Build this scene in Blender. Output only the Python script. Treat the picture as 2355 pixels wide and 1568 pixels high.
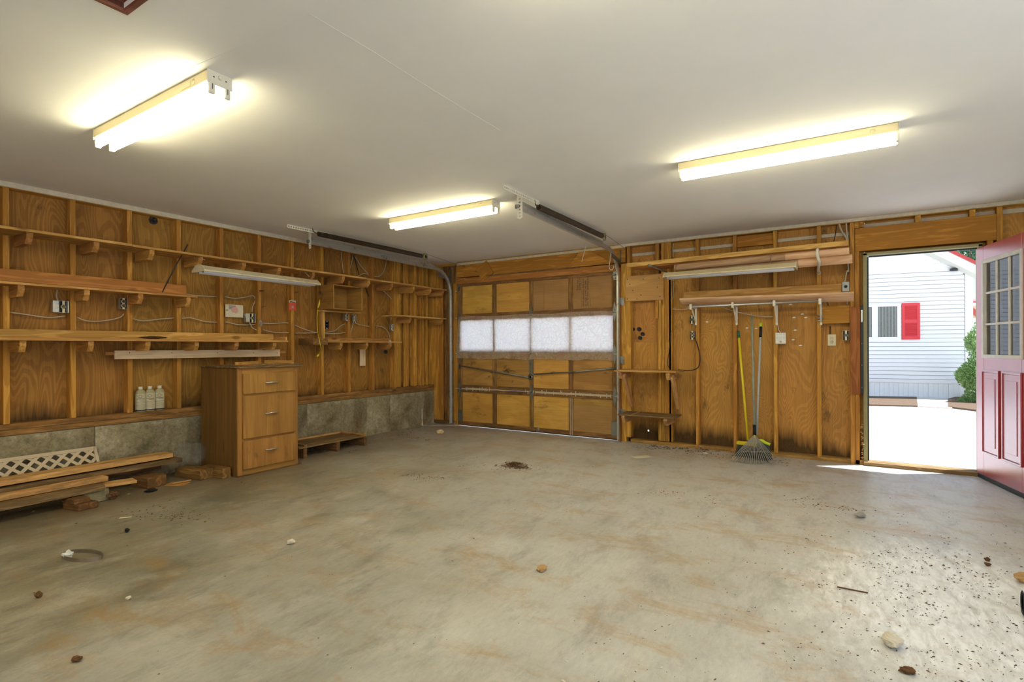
import bpy, math, random
from mathutils import Matrix, Vector, noise
random.seed(7)
R_ = random.random
def U(a, b): return a + (b - a) * R_()
for o in list(bpy.data.objects): bpy.data.objects.remove(o)
sc = bpy.context.scene; COL = sc.collection
V = Vector
# ------------------------------------------------------------------ camera
F_PX, YAW, HOR, ROLL = 1210.96, -0.5633, 797.6, -0.0035
CAM = V((5.3445, -6.2162, 1.1695))
FW = V((math.sin(YAW), math.cos(YAW), 0)); RT = V((math.cos(YAW), -math.sin(YAW), 0)); UPV = V((0, 0, 1))
cr, sr = math.cos(ROLL), math.sin(ROLL)
cd = bpy.data.cameras.new('camera'); cam = bpy.data.objects.new('camera', cd); COL.objects.link(cam)
cd.sensor_width = 36; cd.lens = F_PX / 2355 * 36; cd.shift_y = (HOR - 784) / 2355; cd.clip_start = .05; cd.clip_end = 300
cx_, cy_, cz_ = RT * cr + UPV * sr, UPV * cr - RT * sr, -FW
cam.matrix_world = Matrix(((cx_.x, cy_.x, cz_.x, CAM.x), (cx_.y, cy_.y, cz_.y, CAM.y), (cx_.z, cy_.z, cz_.z, CAM.z), (0, 0, 0, 1)))
sc.camera = cam
# ------------------------------------------------------------------ world, sun, exposure
sc.view_settings.view_transform = 'Standard'; sc.view_settings.look = 'None'
sc.view_settings.gamma = 1; sc.view_settings.use_curve_mapping = False
sc.view_settings.exposure = 0.42
w = bpy.data.worlds.new('sky'); sc.world = w; w.use_nodes = True
wn = w.node_tree.nodes; wl = w.node_tree.links; wn.clear()
wo = wn.new('ShaderNodeOutputWorld'); wb = wn.new('ShaderNodeBackground'); wr = wn.new('ShaderNodeValToRGB')
wt = wn.new('ShaderNodeTexCoord'); wx = wn.new('ShaderNodeSeparateXYZ')
wl.new(wt.outputs['Generated'], wx.inputs[0]); wl.new(wx.outputs['Z'], wr.inputs[0]); wl.new(wr.outputs[0], wb.inputs[0]); wl.new(wb.outputs[0], wo.inputs[0])
wr.color_ramp.elements[0].position = 0; wr.color_ramp.elements[0].color = (1, 1, 1, 1)
wr.color_ramp.elements[1].position = .6; wr.color_ramp.elements[1].color = (.46, .68, 1, 1)
wb.inputs[1].default_value = 1.0
sl = bpy.data.lights.new('sun', 'SUN'); so = bpy.data.objects.new('sun', sl); COL.objects.link(so)
sl.energy = 8.0; sl.angle = .009; sl.color = (1, .99, .975)
so.rotation_euler = V((-.295, -.2, -1)).to_track_quat('-Z', 'Y').to_euler(); so.location = (6, 6, 12)
TUBE = 23.0
# ------------------------------------------------------------------ picture-to-room helpers (a pixel's ray met with a real plane)
def ray(u, v):
    a, b = u - 1177.5, HOR - v
    a, b = a * cr - b * sr, a * sr + b * cr
    return FW * F_PX + RT * a + UPV * b
def PX(u, v, x=0.0): d = ray(u, v); return CAM + d * ((x - CAM.x) / d.x)
def PY(u, v, y=0.0): d = ray(u, v); return CAM + d * ((y - CAM.y) / d.y)
def PZ(u, v, z=0.0): d = ray(u, v); return CAM + d * ((z - CAM.z) / d.z)
# ------------------------------------------------------------------ object helpers
WM = {}
def new(name, me, M=None, parent=None, mat=None, label=None, cat=None, group=None, kind=None):
    o = bpy.data.objects.new(name, me); COL.objects.link(o)
    M = M if M is not None else Matrix.Identity(4)
    if parent is not None:
        o.parent = parent; o.matrix_basis = WM[parent.name].inverted() @ M
    else: o.matrix_basis = M
    WM[o.name] = M
    if mat is not None and me is not None and hasattr(me, 'materials') and not me.materials: me.materials.append(mat)
    if label: o['label'] = label
    if cat: o['category'] = cat
    if group: o['group'] = group
    if kind: o['kind'] = kind
    return o
def root(name, loc, label=None, cat=None, group=None, kind=None):
    return new(name, None, Matrix.Translation(V(loc)), None, None, label, cat, group, kind)
def meshof(vs, fs, smooth=False, name='mesh'):
    me = bpy.data.meshes.new(name); me.from_pydata([tuple(v) for v in vs], [], fs); me.update()
    if smooth:
        for p in me.polygons: p.use_smooth = True
    return me
_bc = {}
def boxmesh(dx, dy, dz, c, key):
    k = (round(dx, 4), round(dy, 4), round(dz, 4), round(c, 4), key)
    if k in _bc: return _bc[k]
    hx, hy, hz = dx / 2, dy / 2, dz / 2
    c = min(c, hx * .45, hy * .45, hz * .45)
    vs = []; idx = {}
    for sx in (-1, 1):
        for sy in (-1, 1):
            for sz in (-1, 1):
                for a, vv in enumerate(((hx, hy - c, hz - c), (hx - c, hy, hz - c), (hx - c, hy - c, hz))):
                    idx[(sx, sy, sz, a)] = len(vs); vs.append((sx * vv[0], sy * vv[1], sz * vv[2]))
    fs = []
    for s in (-1, 1):
        f = [idx[(s, a, b, 0)] for a, b in ((-1, -1), (1, -1), (1, 1), (-1, 1))]; fs.append(f if s > 0 else f[::-1])
        f = [idx[(a, s, b, 1)] for a, b in ((-1, -1), (-1, 1), (1, 1), (1, -1))]; fs.append(f if s > 0 else f[::-1])
        f = [idx[(a, b, s, 2)] for a, b in ((-1, -1), (1, -1), (1, 1), (-1, 1))]; fs.append(f if s > 0 else f[::-1])
    for a in (-1, 1):
        for b in (-1, 1):
            f = [idx[(-1, a, b, 1)], idx[(1, a, b, 1)], idx[(1, a, b, 2)], idx[(-1, a, b, 2)]]; fs.append(f if a * b < 0 else f[::-1])
            f = [idx[(a, -1, b, 0)], idx[(a, 1, b, 0)], idx[(a, 1, b, 2)], idx[(a, -1, b, 2)]]; fs.append(f if a * b > 0 else f[::-1])
            f = [idx[(a, b, -1, 0)], idx[(a, b, 1, 0)], idx[(a, b, 1, 1)], idx[(a, b, -1, 1)]]; fs.append(f if a * b < 0 else f[::-1])
    for a in (-1, 1):
        for b in (-1, 1):
            for d in (-1, 1):
                f = [idx[(a, b, d, 0)], idx[(a, b, d, 1)], idx[(a, b, d, 2)]]; fs.append(f if a * b * d > 0 else f[::-1])
    me = meshof(vs, fs); _bc[k] = me; return me
def frame(c, X, Yh):
    X = V(X).normalized(); Z = X.cross(V(Yh)).normalized(); Y = Z.cross(X).normalized(); c = V(c)
    return Matrix(((X.x, Y.x, Z.x, c.x), (X.y, Y.y, Z.y, c.y), (X.z, Y.z, Z.z, c.z), (0, 0, 0, 1)))
def bx(name, x, y, z, mat, parent=None, c=.002, g=None, **k):
    """axis-aligned board between bounds; its local X runs along its longest side (grain)"""
    d = [abs(x[1] - x[0]), abs(y[1] - y[0]), abs(z[1] - z[0])]; ctr = V(((x[0] + x[1]) / 2, (y[0] + y[1]) / 2, (z[0] + z[1]) / 2))
    o = sorted(range(3), key=lambda i: -d[i]); E = [V((1, 0, 0)), V((0, 1, 0)), V((0, 0, 1))]
    if g is not None: o = [g] + [i for i in o if i != g]
    M = frame(ctr, E[o[0]], E[o[1]])
    return new(name, boxmesh(d[o[0]], d[o[1]], d[o[2]], c, mat.name), M, parent, mat, **k)
def beam(name, a, b, w, t, wd, mat, parent=None, c=.002, **k):
    """board from a to b, w wide along direction wd, t thick"""
    a, b = V(a), V(b)
    return new(name, boxmesh((b - a).length, w, t, c, mat.name), frame((a + b) / 2, b - a, wd), parent, mat, **k)
def catmull(P, n=6):
    P = [V(p) for p in P]; out = []
    if len(P) < 3: return P
    Q = [P[0] * 2 - P[1]] + P + [P[-1] * 2 - P[-2]]
    for i in range(1, len(Q) - 2):
        for j in range(n):
            t = j / n; a, b, c, d = Q[i - 1], Q[i], Q[i + 1], Q[i + 2]
            out.append(.5 * ((2 * b) + (c - a) * t + (2 * a - 5 * b + 4 * c - d) * t * t + (3 * b - a - 3 * c + d) * t ** 3))
    out.append(P[-1]); return out
def tubegeo(P, r, n=8, smooth=5, flat=1.0, base=0):
    P = catmull(P, smooth) if smooth else [V(p) for p in P]
    rs = r if isinstance(r, (list, tuple)) else None
    vs, fs = [], []; up = V((.13, .31, .94)); prev = None
    for i, p in enumerate(P):
        d = (P[min(i + 1, len(P) - 1)] - P[max(i - 1, 0)]).normalized()
        if prev is None: s = d.cross(up).normalized()
        else:
            s = (prev - d * prev.dot(d))
            s = s.normalized() if s.length > 1e-6 else d.cross(up).normalized()
        prev = s; t = d.cross(s)
        rr = r if rs is None else rs[0] + (rs[1] - rs[0]) * i / (len(P) - 1)
        for j in range(n):
            a = 2 * math.pi * j / n; vs.append(p + s * math.cos(a) * rr + t * math.sin(a) * rr * flat)
    m = len(P)
    for i in range(m - 1):
        for j in range(n):
            k = (j + 1) % n; fs.append([base + i * n + j, base + i * n + k, base + (i + 1) * n + k, base + (i + 1) * n + j])
    fs.append([base + j for j in range(n)][::-1]); fs.append([base + (m - 1) * n + j for j in range(n)])
    return vs, fs
def centred(vs):
    c = sum((V(v) for v in vs), V((0, 0, 0))) / len(vs); return c, [V(v) - c for v in vs]
def tube(name, P, r, mat, parent=None, n=8, smooth=5, flat=1.0, **k):
    vs, fs = tubegeo(P, r, n, smooth, flat); c, vs = centred(vs)
    return new(name, meshof(vs, fs, True), Matrix.Translation(c), parent, mat, **k)
def geo(name, vs, fs, mat, parent=None, smooth=False, **k):
    c, vs = centred(vs); return new(name, meshof(vs, fs, smooth), Matrix.Translation(c), parent, mat, **k)
def prism(name, poly, M, t, mat, parent=None, **k):
    """2-D outline in the XY plane of matrix M, thickness t along its Z, centred on the plane"""
    n = len(poly); cx = sum(p[0] for p in poly) / n; cy = sum(p[1] for p in poly) / n
    vs = [(p[0] - cx, p[1] - cy, -t / 2) for p in poly] + [(p[0] - cx, p[1] - cy, t / 2) for p in poly]
    fs = [list(range(n))[::-1], list(range(n, 2 * n))] + [[i, (i + 1) % n, n + (i + 1) % n, n + i] for i in range(n)]
    return new(name, meshof(vs, fs), M @ Matrix.Translation((cx, cy, 0)), parent, mat, **k)
def lathe(name, prof, c, axis, mat, parent=None, n=20, smooth=True, squash=1.0, hint=(.3, .1, .9), **k):
    vs, fs = [], []
    for r, h in prof:
        for j in range(n):
            a = 2 * math.pi * j / n; vs.append((h, r * math.cos(a), r * math.sin(a) * squash))
    for i in range(len(prof) - 1):
        for j in range(n):
            q = (j + 1) % n; fs.append([i * n + j, i * n + q, (i + 1) * n + q, (i + 1) * n + j])
    fs.append(list(range(n))); fs.append([(len(prof) - 1) * n + j for j in range(n)][::-1])
    fs = [f[::-1] for f in fs]
    h = V(hint)
    return new(name, meshof(vs, fs, smooth), frame(c, axis, h), parent, mat, **k)
def lump(name, c, r, mat, seed=0, sub=3, rough=.20, rot=0, parent=None, sm=False, **k):
    """an irregular stone-like or chunk-like body resting with its base at c"""
    t = (1 + 5 ** .5) / 2
    vs = [V(p).normalized() for p in ((-1, t, 0), (1, t, 0), (-1, -t, 0), (1, -t, 0), (0, -1, t), (0, 1, t), (0, -1, -t), (0, 1, -t), (t, 0, -1), (t, 0, 1), (-t, 0, -1), (-t, 0, 1))]
    fs = [(0, 11, 5), (0, 5, 1), (0, 1, 7), (0, 7, 10), (0, 10, 11), (1, 5, 9), (5, 11, 4), (11, 10, 2), (10, 7, 6), (7, 1, 8), (3, 9, 4), (3, 4, 2), (3, 2, 6), (3, 6, 8), (3, 8, 9), (4, 9, 5), (2, 4, 11), (6, 2, 10), (8, 6, 7), (9, 8, 1)]
    for _ in range(sub):
        mid = {}; nf = []
        def m(a, b):
            q = (min(a, b), max(a, b))
            if q not in mid: mid[q] = len(vs); vs.append(((vs[a] + vs[b]) / 2).normalized())
            return mid[q]
        for a, b, d in fs:
            x, y, z = m(a, b), m(b, d), m(d, a); nf += [(a, x, z), (b, y, x), (d, z, y), (x, y, z)]
        fs = nf
    out = []
    for v in vs:
        f = 1 + rough * 2 * (noise.noise(v * 1.3 + V((seed * 3.1, seed, 0))) + .6 * noise.noise(v * 3.7 + V((seed, 0, 5))))
        out.append(V((v.x * r[0], v.y * r[1], v.z * r[2])) * f)
    zmin = min(v.z for v in out); R = Matrix.Rotation(rot, 4, 'Z')
    return new(name, meshof(out, [list(f) for f in fs], sm), Matrix.Translation(V(c) - V((0, 0, zmin))) @ R, parent, mat, **k)
# ------------------------------------------------------------------ materials
class NT:
    def __init__(s, name, rough=.7, spec=.3, metal=0):
        s.m = bpy.data.materials.new(name); s.m.use_nodes = True; s.t = s.m.node_tree; s.n = s.t.nodes
        s.b = s.n['Principled BSDF']; s.b.inputs['Roughness'].default_value = rough
        s.b.inputs['Specular IOR Level'].default_value = spec; s.b.inputs['Metallic'].default_value = metal
        s.tc = s.n.new('ShaderNodeTexCoord'); s.oi = s.n.new('ShaderNodeObjectInfo')
    def L(s, a, b): s.t.links.new(a, b)
    def N(s, ty, **k):
        q = s.n.new('ShaderNode' + ty)
        for a, b in k.items(): setattr(q, a, b)
        return q
    def val(s, x, sock):
        if hasattr(x, 'links'): s.L(x, sock)
        else: sock.default_value = x
    def math(s, op, a, b=0.0, clamp=False):
        q = s.N('Math', operation=op, use_clamp=clamp); s.val(a, q.inputs[0]); s.val(b, q.inputs[1]); return q.outputs[0]
    def co(s, scale=(1, 1, 1), kind='Object', rnd=True, loc=(0, 0, 0)):
        mp = s.N('Mapping'); mp.inputs['Scale'].default_value = scale; mp.inputs['Location'].default_value = loc
        if rnd:
            c = s.N('VectorMath', operation='MULTIPLY_ADD'); s.L(s.oi.outputs['Random'], c.inputs[0]); c.inputs[1].default_value = (37, 53, 71)
            s.L(s.tc.outputs[kind], c.inputs[2]); s.L(c.outputs[0], mp.inputs[0])
        else: s.L(s.tc.outputs[kind], mp.inputs[0])
        return mp.outputs[0]
    def noise(s, co, scale, detail=4, rough=.55, dist=0):
        q = s.N('TexNoise'); s.L(co, q.inputs['Vector']); q.inputs['Scale'].default_value = scale; q.inputs['Detail'].default_value = detail
        q.inputs['Roughness'].default_value = rough; q.inputs['Distortion'].default_value = dist; return q.outputs[0]
    def ramp(s, f, stops):
        q = s.N('ValToRGB'); e = q.color_ramp.elements
        while len(e) < len(stops): e.new(.5)
        for i, (p, c) in enumerate(stops):
            e[i].position = p; e[i].color = (c if len(c) == 4 else tuple(c) + (1,)) if isinstance(c, (tuple, list)) else (c, c, c, 1)
        s.L(f, q.inputs[0]); return q.outputs[0]
    def mix(s, f, a, b, mode='MIX'):
        q = s.N('MixRGB', blend_type=mode); s.val(f, q.inputs[0])
        for i, x in ((1, a), (2, b)):
            if hasattr(x, 'links'): s.L(x, q.inputs[i])
            else: q.inputs[i].default_value = tuple(x) + (1,) if len(x) == 3 else x
        return q.outputs[0]
    def hsv(s, c, v, h=.5, sa=1.0):
        q = s.N('HueSaturation'); s.L(c, q.inputs['Color']); s.val(v, q.inputs['Value']); s.val(h, q.inputs['Hue']); s.val(sa, q.inputs['Saturation']); return q.outputs[0]
    def rng(s, f, a, b):
        q = s.N('MapRange'); s.L(f, q.inputs[0]); q.inputs[3].default_value = a; q.inputs[4].default_value = b; return q.outputs[0]
    def col(s, c):
        if hasattr(c, 'links'): s.L(c, s.b.inputs['Base Color'])
        else: s.b.inputs['Base Color'].default_value = tuple(c) + (1,)
    def bump(s, h, st=.3, d=.002):
        q = s.N('Bump'); q.inputs['Strength'].default_value = st; q.inputs['Distance'].default_value = d; s.L(h, q.inputs['Height']); s.L(q.outputs[0], s.b.inputs['Normal'])
def plain(name, c, rough=.6, metal=0, spec=.3, var=.12, scale=18):
    s = NT(name, rough, spec, metal); f = s.noise(s.co(), scale, 3)
    s.col(s.hsv(s.mix(1.0, c, c), s.rng(f, 1 - var, 1 + var))); s.bump(f, .1); return s.m
def lumber(name, dark, light, grain=1.0, var=.14, knots=True, dirt=0.0, dirtc=(.06, .045, .03), rough=.75):
    s = NT(name, rough, .2)
    c = s.co((.9, 9, 9)); f1 = s.noise(c, 2.2, 3, .5, .6)
    c2 = s.co((1.2, 60, 60)); f2 = s.noise(c2, 2.0, 3, .6)
    ring = s.math('SINE', s.math('MULTIPLY', f1, 26.0 * grain))
    g = s.math('ADD', s.math('MULTIPLY', s.rng(ring, 0, 1), .5), s.math('MULTIPLY', f2, .6), True)
    col = s.ramp(g, [(.15, dark), (.85, light)])
    if knots:
        v = s.N('TexVoronoi', feature='F1'); s.L(s.co((2.2, 5.5, 5.5)), v.inputs['Vector']); v.inputs['Scale'].default_value = 1.0
        k = s.ramp(v.outputs['Distance'], [(.06, 1.0), (.13, 0.0)]); col = s.mix(s.math('MULTIPLY', k, .75), col, tuple(x * .35 for x in dark))
    if dirt:
        d = s.ramp(s.noise(s.co((1.5, 5, 5)), 2.5, 5, .65), [(.5 - dirt * .3, 0.0), (.75, 1.0)]); col = s.mix(s.math('MULTIPLY', d, .75), col, dirtc)
    big = s.noise(s.co((.4, 1.5, 1.5)), 1.5, 2)
    col = s.hsv(col, s.math('MULTIPLY', s.rng(s.oi.outputs['Random'], 1 - var, 1 + var), s.rng(big, .75, 1.25)), s.rng(s.oi.outputs['Random'], .492, .508))
    s.col(col); s.bump(g, .25, .0015); return s.m
def plywood(name, dark, light, stain=0.0, zrot=None, contour=34, sx=(.55, 2.4, 2.4), lc=.38):
    """rotary-cut veneer: long wandering contour lines; dark rot of its own at the sheet's foot"""
    s = NT(name, .7, .22)
    f = s.noise(s.co(sx), 1.15, 2.2, .5, .35)
    line = s.ramp(s.rng(s.math('SINE', s.math('MULTIPLY', f, contour * 6.5)), 0, 1), [(0, 1.0), (.4, .0)])
    fine = s.noise(s.co((2, 90, 90)), 1.6, 3, .6)
    col = s.mix(s.math('MULTIPLY', line, lc), light, dark)
    col = s.mix(.5, col, s.ramp(fine, [(.3, .62), (.7, 1.1)]), 'MULTIPLY')
    blot = s.noise(s.co((.7, 1.6, 1.6)), 1.8, 4, .6)
    col = s.hsv(col, s.rng(blot, .55, 1.5), s.rng(s.oi.outputs['Random'], .493, .507))
    if stain:
        sp = s.ramp(s.noise(s.co((1.4, 3, 3)), 2.2, 6, .7), [(.60, 0.0), (.72, 1.0)]); col = s.mix(s.math('MULTIPLY', sp, stain), col, (.05, .035, .02))
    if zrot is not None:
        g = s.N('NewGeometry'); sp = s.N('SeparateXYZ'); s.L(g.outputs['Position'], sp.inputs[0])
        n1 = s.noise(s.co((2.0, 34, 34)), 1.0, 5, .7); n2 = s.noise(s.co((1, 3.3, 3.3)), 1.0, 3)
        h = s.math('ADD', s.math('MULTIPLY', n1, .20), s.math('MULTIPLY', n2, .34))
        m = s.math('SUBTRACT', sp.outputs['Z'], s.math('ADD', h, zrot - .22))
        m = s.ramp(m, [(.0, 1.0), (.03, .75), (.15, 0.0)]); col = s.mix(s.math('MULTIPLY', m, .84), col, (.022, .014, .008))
    s.col(col); s.bump(fine, .15, .001); return s.m
def metal(name, c, rough=.4, rust=0.0, rc=(.16, .07, .03)):
    s = NT(name, rough, .5, .85); f = s.noise(s.co(), 22, 4); col = s.mix(f, tuple(x * .72 for x in c), c)
    if rust:
        r = s.ramp(s.noise(s.co(), 9, 5, .7), [(.62 - rust * .3, 0.0), (.72, 1.0)]); col = s.mix(r, col, rc)
    s.col(col); s.bump(f, .1, .001); return s.m
M_STUD = lumber('stud lumber', (.40, .185, .036), (.66, .345, .07), .8)
M_SHELF = lumber('shelf lumber', (.42, .215, .06), (.66, .38, .125), .7, knots=True)
M_BRKT = lumber('bracket lumber', (.36, .17, .045), (.58, .30, .09), .7, knots=False)
M_RED = lumber('reddish plank', (.30, .11, .03), (.46, .19, .06), .8)
M_PLATE = lumber('plate lumber', (.28, .14, .04), (.50, .28, .085), .9, dirt=.35)
M_HEAD = lumber('header lumber', (.36, .155, .026), (.56, .265, .05), .8)
M_OLD = lumber('weathered lumber', (.17, .10, .045), (.36, .225, .10), 1.1, dirt=.5)
M_PINE = lumber('fresh pine', (.52, .27, .10), (.70, .42, .18), .8, dirt=.1)
M_PALE = lumber('pale strip', (.66, .50, .30), (.80, .63, .42), .6, knots=False, var=.04)
M_LOG = lumber('log siding', (.66, .38, .20), (.84, .56, .34), .6, knots=True)
M_LOGP = lumber('pale log siding', (.68, .42, .22), (.86, .60, .36), .6, knots=False)
def fresh_end(m):
    t = m.node_tree; b = t.nodes['Principled BSDF']; src = b.inputs['Base Color'].links[0].from_socket; tc = t.nodes.new('ShaderNodeTexCoord'); sp = t.nodes.new('ShaderNodeSeparateXYZ'); t.links.new(tc.outputs['Object'], sp.inputs[0])
    g = t.nodes.new('ShaderNodeMath'); g.operation = 'GREATER_THAN'; g.inputs[1].default_value = .28; t.links.new(sp.outputs['X'], g.inputs[0]); mx = t.nodes.new('ShaderNodeMixRGB'); t.links.new(g.outputs[0], mx.inputs[0]); hs = t.nodes.new('ShaderNodeHueSaturation'); t.links.new(src, hs.inputs['Color']); hs.inputs['Value'].default_value = .62; t.links.new(hs.outputs[0], mx.inputs[1]); t.links.new(src, mx.inputs[2]); t.links.new(mx.outputs[0], b.inputs['Base Color'])
fresh_end(M_LOG)
M_BLOCK = lumber('block wood', (.16, .075, .025), (.34, .175, .06), .9, dirt=.35)
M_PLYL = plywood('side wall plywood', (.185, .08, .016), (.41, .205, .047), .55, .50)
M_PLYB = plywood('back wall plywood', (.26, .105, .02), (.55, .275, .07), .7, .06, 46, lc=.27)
M_PLYP = plywood('plywood patch', (.38, .20, .06), (.56, .34, .12), .35, None, 8)
M_GPAN = plywood('door panel board', (.52, .275, .055), (.66, .375, .09), .6, None, 4)
M_GPANW = plywood('stained door panel', (.29, .15, .04), (.46, .26, .075), 1.0, None, 6)
M_GRAIL = lumber('door rail lumber', (.21, .105, .034), (.36, .195, .07), .9, dirt=.3)
M_CARD = plywood('cardboard', (.36, .20, .07), (.41, .235, .09), .15, None, 2)
M_TRIMW = plain('painted nailer', (.62, .55, .43), .7, var=.25, scale=30)
M_CAB = plywood('cabinet veneer', (.28, .135, .036), (.41, .21, .055), .45, None, 5, (.35, 5, 5))
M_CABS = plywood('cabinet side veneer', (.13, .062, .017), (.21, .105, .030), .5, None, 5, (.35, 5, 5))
M_GALV = metal('galvanised steel', (.66, .67, .65), .42, .12)
M_DGALV = metal('weathered steel', (.33, .35, .34), .5, .25)
M_TINE = plain('painted rake wire', (.36, .34, .29), .45)
M_RUST = metal('rusty spring steel', (.13, .10, .075), .6, .5)
M_BANDM = metal('dull band steel', (.42, .36, .30), .45)
M_CHROME = metal('chrome', (.75, .74, .70), .22)
M_DARK = plain('dark metal', (.035, .035, .04), .5)
M_BLACK = plain('black rubber', (.014, .014, .015), .55)
M_WHITEM = plain('white enamel', (.74, .70, .58), .45, var=.08)
M_CREAM = plain('cream enamel housing', (.70, .60, .36), .5, var=.05)
M_YELLOWED = metal('yellowed reflector', (.74, .62, .38), .6, 0); M_RUSTY = metal('rust spotted reflector', (.70, .62, .44), .6, .45, (.42, .27, .10))
for _m in (M_YELLOWED, M_RUSTY): _m.node_tree.nodes['Principled BSDF'].inputs['Metallic'].default_value = 0
M_IVORY = plain('ivory plastic', (.74, .66, .46), .4, var=.06)
M_WHITEP = plain('white plastic', (.78, .78, .76), .4, var=.05)
M_GREYC = plain('jacket of electrical cable', (.50, .44, .33), .5)
M_BLKC = plain('black cable', (.04, .03, .025), .5)
M_YEL = plain('yellow plastic', (.76, .60, .03), .4, var=.06)
M_GREEN = plain('green plastic', (.02, .16, .07), .4)
M_YG = plain('yellow green plastic', (.55, .68, .04), .4)
M_GREYP = plain('grey painted pole', (.42, .45, .48), .4)
M_OLDPOLE = plain('worn green grey pole', (.30, .32, .26), .6, var=.3)
M_BRIST = plain('grey bristles', (.075, .085, .09), .8, var=.3)
M_TAN = plain('tan bristles', (.45, .36, .20), .8)
M_PAPER = plain('paper', (.72, .66, .5), .8)
M_REDC = plain('red card', (.72, .10, .06), .6)
M_STONE = plain('pale stone', (.62, .56, .46), .85, var=.2)
M_GSTONE = plain('grey stone', (.36, .34, .31), .85, var=.3)
M_CHIP = plain('wood chips', (.50, .30, .12), .8, var=.4)
M_DIRT = plain('dark dirt', (.12, .08, .05), .9, var=.5)
M_BROWN = plain('dry brown needles', (.13, .062, .025), .9, var=.4)
M_INK = plain('black ink', (.05, .04, .035), .7)
M_DARKG = plain('dark green label foot', (.03, .05, .06), .5)
M_BOTTLE = plain('translucent bottle plastic', (.44, .40, .25), .35, var=.05)
M_LABEL = plain('bottle label', (.60, .55, .40), .6, var=.05)
M_BRASS = plain('brass coloured frame metal', (.32, .28, .13), .45, var=.15)
M_LATT = plain('white lattice plastic', (.58, .48, .35), .6, var=.12)
# tube glow
s = NT('lit fluorescent tube'); s.b.inputs['Emission Color'].default_value = (1, .935, .62, 1); s.b.inputs['Emission Strength'].default_value = TUBE; s.col((.9, .9, .9)); M_TUBE = s.m
M_OFFTUBE = plain('unlit tube glass', (.80, .80, .84), .2, var=.02)
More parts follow.
